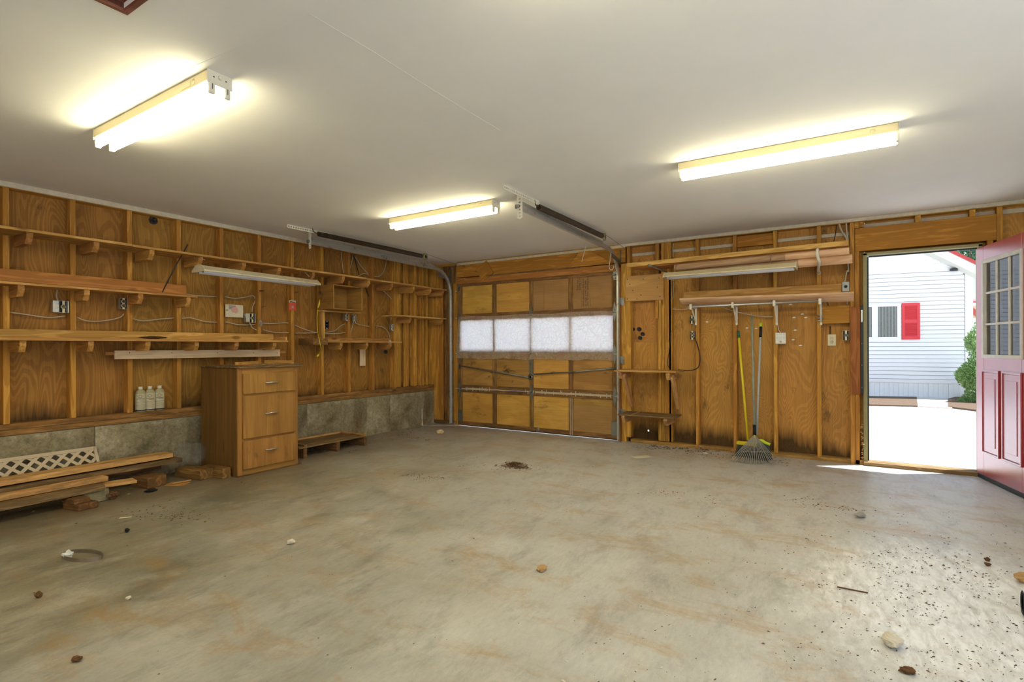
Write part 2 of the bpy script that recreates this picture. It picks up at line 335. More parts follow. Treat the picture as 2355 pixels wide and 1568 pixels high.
# concrete floor
def floor_mat():
    s = NT('concrete floor', .6, .5)
    g = s.N('NewGeometry'); P = g.outputs['Position']
    def mp(sc, loc=(0, 0, 0), rz=0):
        m = s.N('Mapping'); m.inputs['Scale'].default_value = sc; m.inputs['Location'].default_value = loc; m.inputs['Rotation'].default_value = (0, 0, rz); s.L(P, m.inputs[0]); return m.outputs[0]
    a = s.noise(mp((.8, .8, .8)), 1.2, 7, .66, .25); b = s.noise(mp((1.7, 1.0, 1), (3, 1, 0), .5), 2.4, 9, .74, .25)
    sx0 = s.N('SeparateXYZ'); s.L(P, sx0.inputs[0])
    col = s.ramp(a, [(.3, (.155, .145, .105)), (.5, (.245, .225, .165)), (.7, (.33, .305, .235))])
    pale = s.ramp(b, [(.50, 0.0), (.64, 1.0)]); col = s.mix(s.math('MULTIPLY', pale, .5), col, (.46, .43, .35))
    dk = s.ramp(s.noise(mp((1.6, .7, 1), (7, 2, 0), .9), 3.2, 9, .78, .3), [(.50, 0.0), (.64, 1.0)]); col = s.mix(s.math('MULTIPLY', dk, .55), col, (.10, .097, .08))
    ru = s.ramp(s.noise(mp((.9, 1.7, 1), (1, 9, 0), -.5), 1.9, 9, .8, .4), [(.51, 0.0), (.64, 1.0)]); col = s.mix(s.math('MULTIPLY', ru, .6), col, (.31, .175, .06))
    st = s.noise(mp((11, 3.5, 1), (2, 4, 0), .75), 4.5, 9, .78, .2); col = s.mix(.55, col, s.ramp(st, [(.3, .72), (.5, 1.0), (.7, 1.15)]), 'MULTIPLY')
    grit = s.noise(mp((1, 1, 1)), 90, 3, .7); col = s.mix(.4, col, s.ramp(grit, [(.3, .7), (.7, 1.25)]), 'MULTIPLY')
    sx = s.N('SeparateXYZ'); s.L(P, sx.inputs[0])
    # more rust dirt near the back wall and by the side wall
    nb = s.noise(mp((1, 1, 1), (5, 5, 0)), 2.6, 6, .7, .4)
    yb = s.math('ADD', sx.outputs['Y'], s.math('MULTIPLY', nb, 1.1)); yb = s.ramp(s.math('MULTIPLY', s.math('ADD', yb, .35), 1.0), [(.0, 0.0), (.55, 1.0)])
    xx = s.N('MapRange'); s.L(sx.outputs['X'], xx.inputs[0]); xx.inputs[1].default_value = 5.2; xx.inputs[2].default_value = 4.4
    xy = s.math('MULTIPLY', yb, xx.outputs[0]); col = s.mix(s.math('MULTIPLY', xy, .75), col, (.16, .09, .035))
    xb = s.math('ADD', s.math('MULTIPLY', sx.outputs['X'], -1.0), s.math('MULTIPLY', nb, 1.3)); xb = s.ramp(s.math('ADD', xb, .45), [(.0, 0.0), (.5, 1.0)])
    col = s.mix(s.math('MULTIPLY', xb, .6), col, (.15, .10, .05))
    # chalky white efflorescence patch with dark crumbs, its own shape
    def blob(x, y, rx, ry, soft=.9):
        q = s.N('Mapping'); q.vector_type = 'POINT'; q.inputs['Location'].default_value = (-x / rx, -y / ry, 0); q.inputs['Scale'].default_value = (1 / rx, 1 / ry, 0); s.L(P, q.inputs[0])
        l = s.N('VectorMath', operation='LENGTH'); s.L(q.outputs[0], l.inputs[0]); 
        return s.math('SUBTRACT', 1.0, l.outputs['Value'], True)
    n3 = s.noise(mp((3, 2, 1)), 3.2, 7, .75, .6)
    wb_ = s.math('MULTIPLY', s.math('ADD', s.math('MULTIPLY', blob(5.75, -3.15, .85, 1.15), 1.6), s.math('MULTIPLY', n3, 1.5)), .5); wb_ = s.ramp(wb_, [(.50, 0.0), (.80, 1.0)])
    # daylight falloff painted into the slab colour, over brown grime by the shelf wall
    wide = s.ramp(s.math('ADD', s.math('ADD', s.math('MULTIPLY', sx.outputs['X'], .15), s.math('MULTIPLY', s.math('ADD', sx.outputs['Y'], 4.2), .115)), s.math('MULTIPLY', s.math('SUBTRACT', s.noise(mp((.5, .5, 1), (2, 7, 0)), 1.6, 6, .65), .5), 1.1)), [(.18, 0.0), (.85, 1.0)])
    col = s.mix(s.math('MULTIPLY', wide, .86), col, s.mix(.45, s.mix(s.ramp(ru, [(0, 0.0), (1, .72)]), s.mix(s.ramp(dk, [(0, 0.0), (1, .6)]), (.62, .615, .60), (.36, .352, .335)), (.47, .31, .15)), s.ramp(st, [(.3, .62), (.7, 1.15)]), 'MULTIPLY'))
    wst = s.noise(mp((6, 2, 1), (1, 1, 0), 1.0), 4, 7, .75, .5)
    col = s.mix(s.math('MULTIPLY', s.math('MULTIPLY', wb_, s.ramp(wst, [(.38, .25), (.6, 1.0)])), .95), col, (.92, .92, .93))
    spk = s.ramp(s.noise(mp((1, 1, 1)), 55, 3, .7), [(.70, 0.0), (.76, 1.0)]); col = s.mix(s.math('MULTIPLY', spk, .6), col, (.12, .085, .05))
    s.col(col)
    s.L(s.rng(b, .26, .52), s.b.inputs['Roughness'])
    s.bump(s.noise(mp((1, 1, 1)), 30, 6, .7), .25, .004); return s.m
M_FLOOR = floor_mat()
def conc_wall():
    s = NT('foundation concrete', .85, .2); c = s.co((1, 1, 1), rnd=False)
    a = s.noise(c, 1.7, 6, .65, .5); col = s.ramp(a, [(.34, (.15, .12, .07)), (.48, (.29, .25, .16)), (.58, (.40, .355, .25)), (.7, (.54, .49, .38))])
    r = s.ramp(s.noise(s.co((2.5, 1, .9), rnd=False), 2.2, 6, .7), [(.56, 0.0), (.7, 1.0)]); col = s.mix(s.math('MULTIPLY', r, .55), col, (.20, .115, .06))
    dr = s.ramp(s.noise(s.co((1, 1, .5), rnd=False, loc=(3, 3, 0)), 26, 4, .7), [(.62, 0.0), (.7, 1.0)]); col = s.mix(s.math('MULTIPLY', dr, .6), col, (.11, .075, .05))
    fi = s.noise(c, 38, 6, .75); col = s.mix(.7, col, s.ramp(fi, [(.3, .5), (.5, 1.0), (.7, 1.5)]), 'MULTIPLY')
    s.col(col); s.bump(s.noise(c, 14, 6, .7), .5, .01); return s.m
M_CONC = conc_wall()
def ceil_mat():
    s = NT('painted ceiling board', .85, .15); g = s.N('NewGeometry'); P = g.outputs['Position']
    m = s.N('Mapping'); s.L(P, m.inputs[0]); a = s.noise(m.outputs[0], 1.1, 5, .6)
    col = s.ramp(a, [(.3, (.85, .83, .80)), (.7, (.90, .885, .86))])
    q = s.N('Mapping'); q.inputs['Location'].default_value = (-1.55, 6.35, 0); s.L(P, q.inputs[0]); l = s.N('VectorMath', operation='LENGTH'); s.L(q.outputs[0], l.inputs[0])
    f = s.math('SUBTRACT', 1.0, l.outputs['Value'], True); n = s.noise(m.outputs[0], 30, 5, .75)
    st = s.ramp(s.math('ADD', s.math('MULTIPLY', f, .35), s.math('MULTIPLY', n, .7)), [(.52, 0.0), (.75, 1.0)])
    col = s.mix(s.math('MULTIPLY', st, s.math('MULTIPLY', f, .9)), col, (.12, .10, .08)); s.col(col); s.bump(s.noise(m.outputs[0], 60, 3), .08, .002); return s.m
M_CEIL = ceil_mat()
def cloth_mat():
    s = NT('floral curtain cloth', .9, .1)
    c = s.co((1, 1, 1), rnd=False); wv = s.noise(c, 4, 2); vv = s.N('TexVoronoi', feature='DISTANCE_TO_EDGE'); 
    mixv = s.N('VectorMath', operation='ADD'); nn = s.N('TexNoise'); s.L(c, nn.inputs['Vector']); nn.inputs['Scale'].default_value = 9; sc_ = s.N('VectorMath', operation='SCALE'); s.L(nn.outputs['Color'], sc_.inputs[0]); sc_.inputs['Scale'].default_value = .16
    s.L(c, mixv.inputs[0]); s.L(sc_.outputs[0], mixv.inputs[1]); s.L(mixv.outputs[0], vv.inputs['Vector']); vv.inputs['Scale'].default_value = 14
    col = s.ramp(vv.outputs['Distance'], [(.0, (.30, .18, .12)), (.08, (.78, .60, .38)), (.22, (.92, .86, .74)), (.34, (.66, .46, .27)), (.5, (.95, .84, .76))])
    col = s.mix(s.ramp(s.noise(c, 7, 3), [(.5, 0.0), (.65, .6)]), col, (.62, .30, .26))
    s.col(col)
    tl = s.N('BsdfTranslucent'); s.L(s.mix(.97, col, (1, 1, 1)), tl.inputs[0]); mx = s.N('MixShader'); mx.inputs[0].default_value = .64
    out = s.n['Material Output']; s.L(s.b.outputs[0], mx.inputs[1]); s.L(tl.outputs[0], mx.inputs[2]); s.L(mx.outputs[0], out.inputs[0]); return s.m
M_CLOTH = cloth_mat()
def glass(name, tint=(1, 1, 1), gloss=.12):
    s = NT(name); tr = s.N('BsdfTransparent'); tr.inputs[0].default_value = tint + (1,); gl = s.N('BsdfGlossy'); gl.inputs['Roughness'].default_value = .02
    lw = s.N('LayerWeight'); lw.inputs[0].default_value = gloss; mx = s.N('MixShader'); s.L(lw.outputs['Fresnel'], mx.inputs[0]); s.L(tr.outputs[0], mx.inputs[1]); s.L(gl.outputs[0], mx.inputs[2])
    s.L(mx.outputs[0], s.n['Material Output'].inputs[0]); return s.m
M_GLASS = glass('window glass', (.98, .98, .98), .2)
M_GLASSD = glass('entrance door glass', (.93, .95, .93), .5)
def film():
    s = NT('clear crumpled plastic', .15, .6); tr = s.N('BsdfTransparent'); mx = s.N('MixShader'); mx.inputs[0].default_value = .06
    f = s.noise(s.co(), 9, 5); s.bump(f, .9, .02); s.col((.75, .78, .82)); s.L(tr.outputs[0], mx.inputs[1]); s.L(s.b.outputs[0], mx.inputs[2]); s.L(mx.outputs[0], s.n['Material Output'].inputs[0]); return s.m
M_FILM = film()
M_REDD = NT('red painted steel door', .28, .5); _f = M_REDD.noise(M_REDD.co(), 5, 4); M_REDD.col(M_REDD.ramp(_f, [(.3, (.40, .035, .045)), (.7, (.47, .05, .06))])); M_REDD.b.inputs['Coat Weight'].default_value = 1.0; M_REDD.b.inputs['Coat Roughness'].default_value = .26; M_REDD.b.inputs['Coat IOR'].default_value = 1.9; M_REDD = M_REDD.m
M_GREYW = plain('weathered white muntin paint', (.70, .66, .62), .6, var=.15)
M_SID = plain('white vinyl siding', (.86, .865, .86), .5, var=.02)
M_HBODY = plain('grey lap shadow backing', (.40, .42, .45), .8)  # grey in the siding gaps stands in for the shadow under each lap
M_TRIMH = plain('white house trim', (.86, .855, .84), .5, var=.03)
M_SOFF = plain('cream soffit', (.64, .64, .57), .6, var=.02)
M_SHUT = plain('red shutter', (.70, .06, .07), .5, var=.05)
M_ROOFR = plain('red metal roof edge', (.50, .07, .06), .4, var=.05)
M_ROOFW = plain('pale metal roofing', (.70, .72, .74), .4, var=.05)  # pale grey metal, one even tone
M_TANW = plain('tan wall', (.66, .52, .33), .7, var=.05)
M_ASPH = plain('pale paved drive', (.565, .575, .59), .85, var=.1, scale=3)
M_MULCH = plain('bark mulch', (.13, .085, .055), .95, var=.6, scale=40)
M_PAD = plain('cracked pale pad', (.62, .54, .46), .9, var=.3, scale=25)
M_BLIND = plain('dark window glass with blinds', (.16, .17, .15), .6, var=.3)
M_BLSLAT = plain('blind slats', (.27, .28, .25), .6)
M_LEAF = plain('bright conifer green', (.22, .36, .12), .7, var=.4, scale=6)
M_LEAF2 = plain('blue green needles', (.10, .22, .12), .7, var=.4, scale=6)
M_BARK = plain('bark', (.16, .11, .08), .9, var=.3)
M_DRY = plain('plain drywall', (.78, .76, .72), .85, var=.04, scale=3)
M_HATCH = lumber('dark hatch wood', (.16, .05, .03), (.28, .10, .06), .8)
H = 2.43
XW = 7.62; YR = -8.9      # far side wall and rear wall of the garage (behind the camera)
# ================================================================== SETTING
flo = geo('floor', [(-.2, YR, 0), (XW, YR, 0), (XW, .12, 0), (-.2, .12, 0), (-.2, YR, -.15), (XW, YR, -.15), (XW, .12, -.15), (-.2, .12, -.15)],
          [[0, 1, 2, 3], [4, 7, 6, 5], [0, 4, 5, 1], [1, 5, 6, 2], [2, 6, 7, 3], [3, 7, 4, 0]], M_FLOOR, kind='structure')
# ceiling: a slab of boards around the attic hatch, whose corner shows at the top of the picture
hc = PZ(285, 19, H)
hx0, hx1, hy0, hy1 = hc.x, hc.x + .75, hc.y - .65, hc.y
ce = root('ceiling', (0, 0, H), kind='structure')
bx('ceiling_board', (-.1, hx0), (YR, .10), (H, H + .02), M_CEIL, ce, .0)
bx('ceiling_board', (hx1, XW), (YR, .10), (H, H + .02), M_CEIL, ce, .0)
bx('ceiling_board', (hx0, hx1), (hy1, .10), (H, H + .02), M_CEIL, ce, .0)
bx('ceiling_board', (hx0, hx1), (YR, hy0), (H, H + .02), M_CEIL, ce, .0)
for a in (((hx0 - .02, hx0), (hy0, hy1 + .02)), ((hx1, hx1 + .02), (hy0, hy1)), ((hx0, hx1), (hy0 - .02, hy0)), ((hx0, hx1), (hy1, hy1 + .02))):
    bx('hatch_lining', a[0], a[1], (H + .001 - .012, H + .22), M_HATCH, ce)
bx('hatch_lid', (hx0 - .02, hx1 + .02), (hy0 - .02, hy1 + .02), (H + .22, H + .24), M_HATCH, ce)
for q in (((hx0 - .02, hx1 + .02), (hy1, hy1 + .02)), ): pass
# faint drywall seams: hairline tape ridges
for P in ([(714, 33), (500, 130), (270, 222)], [(714, 33), (860, 120), (1000, 210), (1150, 300)], [(820, 520), (905, 543), (985, 560)], [(0, 100), (70, 118)]):
    pts = [PZ(u, v, H - .0008) for u, v in P]
    for i in range(len(pts) - 1): beam('seam_tape', pts[i], pts[i + 1], .003, .0006, (0, 0, 1) if False else (pts[i + 1] - pts[i]).cross(V((0, 0, 1))), M_CEIL, ce, 0)

# ---- side wall with the shelves
wl_ = root('wall_left', (0, 0, 0), kind='structure')
ZS = .509
SY = [-4.894 + .4064 * i for i in range(-9, 13)]
for i, y in enumerate(SY):
    bx('stud', (-.089, 0), (y - .019, y + .019), (ZS + .09, 2.385), M_STUD, wl_)
for y in (-.155, -.30, -.245): bx('stud', (-.089, -.004), (y - .017, y + .019), (ZS + .09, 2.385), M_STUD, wl_)
edges = [YR] + [-4.894 + .4064 * k for k in (-7, -4, -1, 2, 5, 8, 11)] + [.09]
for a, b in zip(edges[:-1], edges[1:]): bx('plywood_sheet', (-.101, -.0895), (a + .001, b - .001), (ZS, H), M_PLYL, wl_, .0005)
bx('sill_plate', (-.13, .002), (YR, 0), (ZS + .003, ZS + .044), M_PLATE, wl_)
bx('sill_plate', (-.13, -.012), (YR, 0), (ZS + .045, ZS + .089), M_PLATE, wl_)
bx('top_plate', (-.089, 0), (YR, 0), (2.386, H - .001), M_STUD, wl_)
bx('ceiling_nailer', (0, .019), (YR, 0), (2.388, H - .001), M_TRIMW, wl_)
# poured foundation in form-board lengths
fy = [YR, -7.4, -6.2, -5.0, -4.34, -3.35, -2.26, -1.35, -.92, 0]
for a, b in zip(fy[:-1], fy[1:]): bx('foundation_section', (-.25, -.004 + U(-.003, .004)), (a + .001, b - .001), (-.1, ZS), M_CONC, wl_, .004)
# loose strip boards nailed in the last bays
for y0, y1, x in ((-.75, -.66, -.06), (-.60, -.50, -.055), (-.40, -.33, -.05)):
    bx('nailed_board', (x - .02, x), (y0, y1), (ZS + .09, 2.385), M_STUD, wl_)

# ---- back wall: studs, sheathing, headers
wb2 = root('wall_back', (0, 0, 0), kind='structure')
GX0, GX1 = .40, 2.98; DX0, DX1 = 5.515, 6.36
for x0, x1, z0, z1 in ((-.1, GX0, 0, H), (3.50, 4.72, 0, H), (4.72, DX0, 0, H), (GX1, 3.50, 1.22, H), (DX0, DX1 + .03, 2.07, H), (DX1 + .03, 7.0, 0, H), (7.0, XW, 0, H), (GX0, GX1, 2.09, H)):
    bx('plywood_sheet', (x0 + .001, x1 - .001), (.0895, .101), (z0, z1), M_PLYB, wb2, .0005)
hl_ = PY(1491, 990, .0895); hr_ = .010
for x0, x1, z0, z1 in ((GX1, hl_.x - hr_, 0, 1.22), (hl_.x + hr_, 3.50, 0, 1.22), (hl_.x - hr_, hl_.x + hr_, 0, hl_.z - hr_), (hl_.x - hr_, hl_.x + hr_, hl_.z + hr_, 1.22)): bx('plywood_sheet', (x0, x1), (.0895, .101), (z0, z1), M_PLYB, wb2, 0)
for u, v, q in ((1456, 757, .022), (1470, 757, .026), (1478, 768, .024), (1472, 777, .024), (1450, 722, .02)): p = PY(u, v, .0885); lathe('paint_spot', [(q, 0), (q, .0008)], p, (0, -1, 0), M_DARK, wb2, 14, squash=1.2)
for u, v in ((1826, 730), (1845, 722), (1853, 730), (1829, 759), (1824, 781), (1841, 794), (1626, 740), (1718, 754), (1739, 755), (1818, 700)): p = PY(u, v, .0885); prism('paper_remnant', [(-.016, -.005), (.004, -.008), (.018, 0), (.006, .007), (-.01, .006)], Matrix(((1, 0, 0, p.x), (0, 0, 1, p.y), (0, 1, 0, p.z), (0, 0, 0, 1))), .0008, M_WHITEP, wb2)
def stud(x, z0=.04, z1=2.39, wd=.038, y=0, mat=None): bx('stud', (x, x + wd), (y, y + .089), (z0, z1), mat or M_STUD, wb2)
for x, wd in ((.0, .09), (.092, .075)): bx('stud', (x, x + wd), (0, .03), (.06, 2.39), M_STUD, wb2)
for x in (.18, .225, .30): bx('stud', (x, x + .06), (.03, .07), (.06, 2.39), M_PLATE, wb2)
bx('door_jamb', (.36, .44), (.035, .09), (0, 2.13), M_HEAD, wb2)
bx('bottom_plate', (0, .40), (.0, .089), (0, .055), M_OLD, wb2)
stud(3.09, 2.19, 2.39); stud(3.44, 1.50, 2.39, .042); stud(3.586, .05, 2.39, .04)
bx('jamb_board', (2.975, 3.012), (-.02, .089), (0, 2.14), M_RED, wb2)
bx('stud', (3.013, 3.075), (-.0, .089), (.0, 2.19), M_STUD, wb2); bx('stud', (3.077, 3.135), (-.0, .089), (.06, 2.19), M_STUD, wb2)
for x in (3.472, 3.511, 3.55): stud(x, .05, 1.72 if x < 3.5 else 2.39, .036)
stud(3.60, .05, 2.0, .036)
for x in (3.905, 4.306, 4.706, 5.107): stud(x)
bx('plywood_patch', (3.078, 3.54), (-.013, -.001), (1.72, 2.03), M_PLYP, wb2)
for nx, nz in ((3.10, 1.99), (3.13, 1.93), (3.30, 1.98), (3.17, 1.85), (3.47, 1.87), (3.27, 1.79), (3.10, 1.75), (3.50, 1.76), (3.22, 1.745), (3.49, 1.98)): lathe('nail_head', [(.006, 0), (.006, .003)], (nx, -.013, nz), (0, -1, 0), M_DARK, wb2, 6)
bx('bottom_plate', (3.13, 5.50), (0, .089), (0, .042), M_PLATE, wb2)
bx('top_plate', (0, XW), (0, .089), (2.392, H - .001), M_STUD, wb2)
bx('ceiling_nailer', (2.99, XW), (-.016, -.001), (2.395, H - .001), M_TRIMW, wb2)
bx('painted_strip', (3.13, 5.39), (.075, .088), (2.28, 2.315), M_TRIMW, wb2)
bx('painted_strip', (5.47, XW), (.075, .088), (2.335, 2.375), M_TRIMW, wb2)
bx('blocking', (4.345, 4.705), (.03, .07), (2.26, 2.375), M_HEAD, wb2)
# posts and header round the entrance
bx('stud', (5.392, 5.430), (-.001, .089), (.0, 2.39), M_STUD, wb2)
bx('stud', (5.432, 5.470), (0, .089), (.0, 2.102), M_STUD, wb2)
bx('cripple', (5.432, 5.469), (0, .089), (2.332, 2.39), M_STUD, wb2); bx('cripple', (5.471, 5.508), (0, .089), (2.332, 2.39), M_STUD, wb2)
bx('cripple', (5.91, 5.952), (0, .089), (2.328, 2.39), M_STUD, wb2); bx('cripple', (6.30, 6.342), (0, .089), (2.328, 2.39), M_STUD, wb2)
bx('header', (5.435, 6.482), (-.004, .04), (2.10, 2.328), M_HEAD, wb2); bx('header', (5.435, 6.482), (.042, .089), (2.10, 2.328), M_HEAD, wb2)
bx('stud', (6.484, 6.524), (0, .089), (0, 2.39), M_STUD, wb2); bx('stud', (6.42, 6.46), (0, .089), (0, 2.10), M_STUD, wb2)
for x in (6.93, 7.33): stud(x)
bx('blocking', (5.149, 5.39), (-.002, .03), (1.395, 1.575), M_HEAD, wb2)
bx('backing_board', (5.392, 5.475), (-.022, -.002), (.69, 1.555), M_RED, wb2)
bx('bottom_plate', (6.46, XW), (0, .089), (0, .042), M_PLATE, wb2)
# garage opening header
bx('header', (.44, 3.07), (-.004, .085), (2.205, 2.39), M_HEAD, wb2)
bx('header_trim', (.46, 3.07), (-.018, -.004), (2.385, 2.415), M_TRIMW, wb2)
bx('lower_header_board', (.45, 2.99), (-.016, .08), (2.105, 2.19), M_RED, wb2)
for i in range(2): pass
prism('gusset_board', [(-.11, -.11), (.11, -.11), (.11, .11), (-.11, .11)], frame(V((.97, -.016, 2.26)), (1, 0, .62), (0, 0, 1)), .018, M_HEAD, wb2)
prism('gusset_board', [(2.30, 2.20), (2.92, 2.20), (2.62, 2.39), (2.46, 2.39)], Matrix(((1, 0, 0, 0), (0, 0, 1, -.014), (0, 1, 0, 0), (0, 0, 0, 1))), .018, M_HEAD, wb2)
bx('ledge_strip', (1.0, 2.45), (-.034, -.014), (2.185, 2.20), M_OLD, wb2)
tube('gasket_pipe', [PY(1052, 601, -.06), PY(1180, 585, -.06), PY(1300, 570, -.06), PY(1430, 556, -.06)], .011, M_GALV, wb2, smooth=0)

# ---- plain walls behind the camera
wr_ = root('wall_right', (XW, 0, 0), kind='structure')
for y0, y1, z0, z1 in ((YR, -8.3, 0, H), (-3.3, .1, 0, H), (-8.3, -3.3, 2.13, H)): bx('drywall', (XW, XW + .02), (y0, y1), (z0, z1), M_DRY, wr_, 0)   # unseen doorway added to bring more daylight into this side
wq = root('wall_rear', (0, YR, 0), kind='structure')
OX0, OX1 = 4.6, 7.4       # an open vehicle doorway behind the camera, the daylight on the near floor comes through it
for x0, x1, z0, z1 in ((-.1, OX0, 0, H), (OX1, XW, 0, H), (OX0, OX1, 2.13, H)): bx('drywall', (x0, x1), (YR - .02, YR), (z0, z1), M_DRY, wq, 0)

# ================================================================== ENTRANCE
d1 = root('door_1', (DX0, 0, 0), kind='structure')
bx('door_frame', (5.50, 5.533), (.0, .12), (.0, 2.075), M_BRASS, d1)
bx('door_frame', (DX1, DX1 + .03), (.0, .12), (.0, 2.075), M_BRASS, d1)
bx('door_frame', (5.50, DX1 + .03), (.0, .12), (2.055, 2.08), M_BRASS, d1)
bx('threshold', (5.50, DX1 + .02), (-.045, .12), (.0, .035), M_OLD, d1)
bx('weatherstrip', (5.535, 5.548), (.06, .075), (.03, 2.045), M_DARKG, d1)
bx('weatherstrip', (5.548, DX1), (.06, .075), (2.04, 2.053), M_DARK, d1)
# leaf, swung into the room, hinged on the far jamb
LA = V((6.362, -.02, .035)); ldir = (V((6.512, -.72, 0)) - V((6.362, -.02, 0))).normalized(); lnr = V((ldir.y, -ldir.x, 0))
LM = frame(LA, ldir, (0, 0, 1)); LWm = lambda: LM
def lf(name, s0, s1, z0, z1, t0, t1, mat, parent, c=.002):
    ctr = LM @ V(((s0 + s1) / 2, (z0 + z1) / 2, (t0 + t1) / 2)); d = (s1 - s0, z1 - z0, t1 - t0)
    return new(name, boxmesh(d[0], d[1], abs(d[2]), c, mat.name), LM @ Matrix.Translation(((s0 + s1) / 2, (z0 + z1) / 2, (t0 + t1) / 2)), parent, mat)
sgn = 1 if (LM.to_3x3() @ V((0, 0, 1))).x < 0 else -1    # leaf-local Z that looks into the doorway side
Wd, Hd, T = .84, 1.995, .042
WZ0, WZ1, WS0, WS1 = 1.045, 1.855, .125, .715
leaf = lf('door_leaf', 0, WS0, 0, Hd, -T / 2, T / 2, M_REDD, d1)
lf('stile', WS1, Wd, 0, Hd, -T / 2, T / 2, M_REDD, leaf); lf('top_rail', WS0, WS1, WZ1, Hd, -T / 2, T / 2, M_REDD, leaf); lf('bottom_panel', WS0, WS1, 0, WZ0, -T / 2, T / 2, M_REDD, leaf)
for a in ((WS0 - .02, WS0 + .012, WZ0 - .02, WZ1 + .02), (WS1 - .012, WS1 + .02, WZ0 - .02, WZ1 + .02), (WS0 + .012, WS1 - .012, WZ1 - .01, WZ1 + .02), (WS0 + .012, WS1 - .012, WZ0 - .02, WZ0 + .01)):
    lf('window_frame', *a, -T / 2 - .008, T / 2 + .008, M_GREYW, leaf)
gw = (WS1 - WS0) / 3; gh = (WZ1 - WZ0) / 3
for i in range(3):
    for j in range(3): lf('pane', WS0 + gw * i + .002, WS0 + gw * (i + 1) - .002, WZ0 + gh * j + .002, WZ0 + gh * (j + 1) - .002, -.003, .003, M_GLASSD, leaf, 0)
for i in (1, 2):
    lf('muntin', WS0 + gw * i - .009, WS0 + gw * i + .009, WZ0 + .01, WZ1 - .01, -.014, .014, M_GREYW, leaf)
    lf('muntin', WS0 + .012, WS1 - .012, WZ0 + gh * i - .009, WZ0 + gh * i + .009, -.015, .015, M_GREYW, leaf)
for s0 in (.125, .455):
    for k, (dd, tt) in enumerate(((0, .006), (.018, .002), (.05, .010))):
        if k == 1: continue
        lf('raised_panel', s0 + dd, s0 + .26 - dd, .22 + dd, .90 - dd, sgn * T / 2, sgn * (T / 2 + tt), M_REDD, leaf, .004)
    for a in ((s0 - .012, s0 + .006, .208, .912), (s0 + .254, s0 + .272, .208, .912), (s0 - .012, s0 + .272, .905, .922), (s0 - .012, s0 + .272, .198, .215)):
        lf('panel_moulding', *a, sgn * T / 2, sgn * (T / 2 + .013), M_REDD, leaf, .004)
lf('door_sweep', .02, Wd - .02, -.03, .004, -T / 2 - .004, T / 2 + .004, M_DARK, leaf)
lf('peeling_sweep', .03, .36, -.034, -.026, -.06, -.02 , M_GSTONE, leaf)
# strike plate strip
sp_ = bx('strike_plate', (5.475, 5.500), (-.026, -.001), (.70, 1.56), M_DARK, None, label='long dark steel security strip beside the entrance door frame', cat='metal plate')
bx('latch_opening', (5.481, 5.495), (-.029, -.025), (1.40, 1.52), M_GALV, sp_)
for z in (.76, .98, 1.19): lathe('screw', [(0.004, 0), (.004, .003)], (5.488, -.0265, z), (0, -1, 0), M_GALV, sp_, 8)
# ================================================================== GARAGE DOOR
d2 = root('door_2', (GX0, 0, 0), kind='structure')
px_ = [.47, .545, 1.085, 1.153, 1.698, 1.757, 2.291, 2.353, 2.891, 2.965]
secs = [(0.018, .553), (.557, 1.075), (1.079, 1.60), (1.604, 2.115)]
for k, (z0, z1) in enumerate(secs):
    S = bx('door_section', (.455, 2.972), (.0, .038), (z0, z0 + (.034 if k == 2 else .055)), M_GRAIL, d2)
    bx('rail', (.455, 2.972), (.0, .038), (z1 - .05, z1), M_GRAIL, S)
    nw = .017 if k == 2 else 0; lo = .034 if k == 2 else .055
    for a, b in ((.455, .545 - nw), (1.085 + nw, 1.153 - nw), (1.698 + nw, 1.757 - nw), (2.291 + nw, 2.353 - nw), (2.891 + nw, 2.972)): bx('stile', (a, b), (-.0, .038), (z0 + lo, z1 - .05), M_GRAIL, S)
    for j in range(4):
        a, b = px_[1 + 2 * j], px_[2 + 2 * j]
        if k == 2: bx('pane', (a - .017, b + .017), (.016, .021), (z0 + .034, z1 - .05), M_GLASS, S, 0)
        elif k == 3 and j >= 2: bx('cardboard_panel', (a, b), (.014, .02), (z0 + .055, z1 - .05), M_CARD, S, 0, label='brown cardboard panel')
        else: bx('panel', (a, b), (.014, .02), (z0 + .055, z1 - .05), M_GPANW if (k == 1 and j in (0, 1, 3)) or (k == 0 and j == 3) else M_GPAN, S, 0)
    if k == 3:
        for xx in (1.92, 2.06, 2.47, 2.585): bx('cardboard_fold', (xx, xx + .006), (.010, .014), (z0 + .06, z1 - .055), M_CARD, S, 0)
    if k == 0: bx('cardboard_panel', (2.353, 2.891), (.008, .0139), (.07, .41), M_CARD, S, 0, label='water-stained cardboard panel')
# printed instructions on the cardboard (reads upward, as in the photograph)
def text(name, body, size, M, mat, parent, ext=.0004):
    cu = bpy.data.curves.new(name, 'FONT'); cu.body = body; cu.size = size; cu.extrude = ext; cu.align_x = 'LEFT'; cu.materials.append(mat)
    return new(name, cu, M, parent)
TM = lambda x, z, y=.0132: Matrix(((0, -1, 0, x), (0, 0, -1, y), (1, 0, 0, z), (0, 0, 0, 1)))
S3 = [o for o in bpy.data.objects if o.name.startswith('door_section')][3]
for i, t in enumerate(('Hold elevation, drill arm', 'as cable travel not less', 'than 90 door opening day', 'power')): text('printed_text', t, .036, TM(2.51 + .03 * i, 1.69), M_INK, S3)
for i, t in enumerate(('Paint not use', 'during 5 min')): text('printed_text', t, .036, TM(2.43 + .03 * i, 1.90), M_INK, S3)
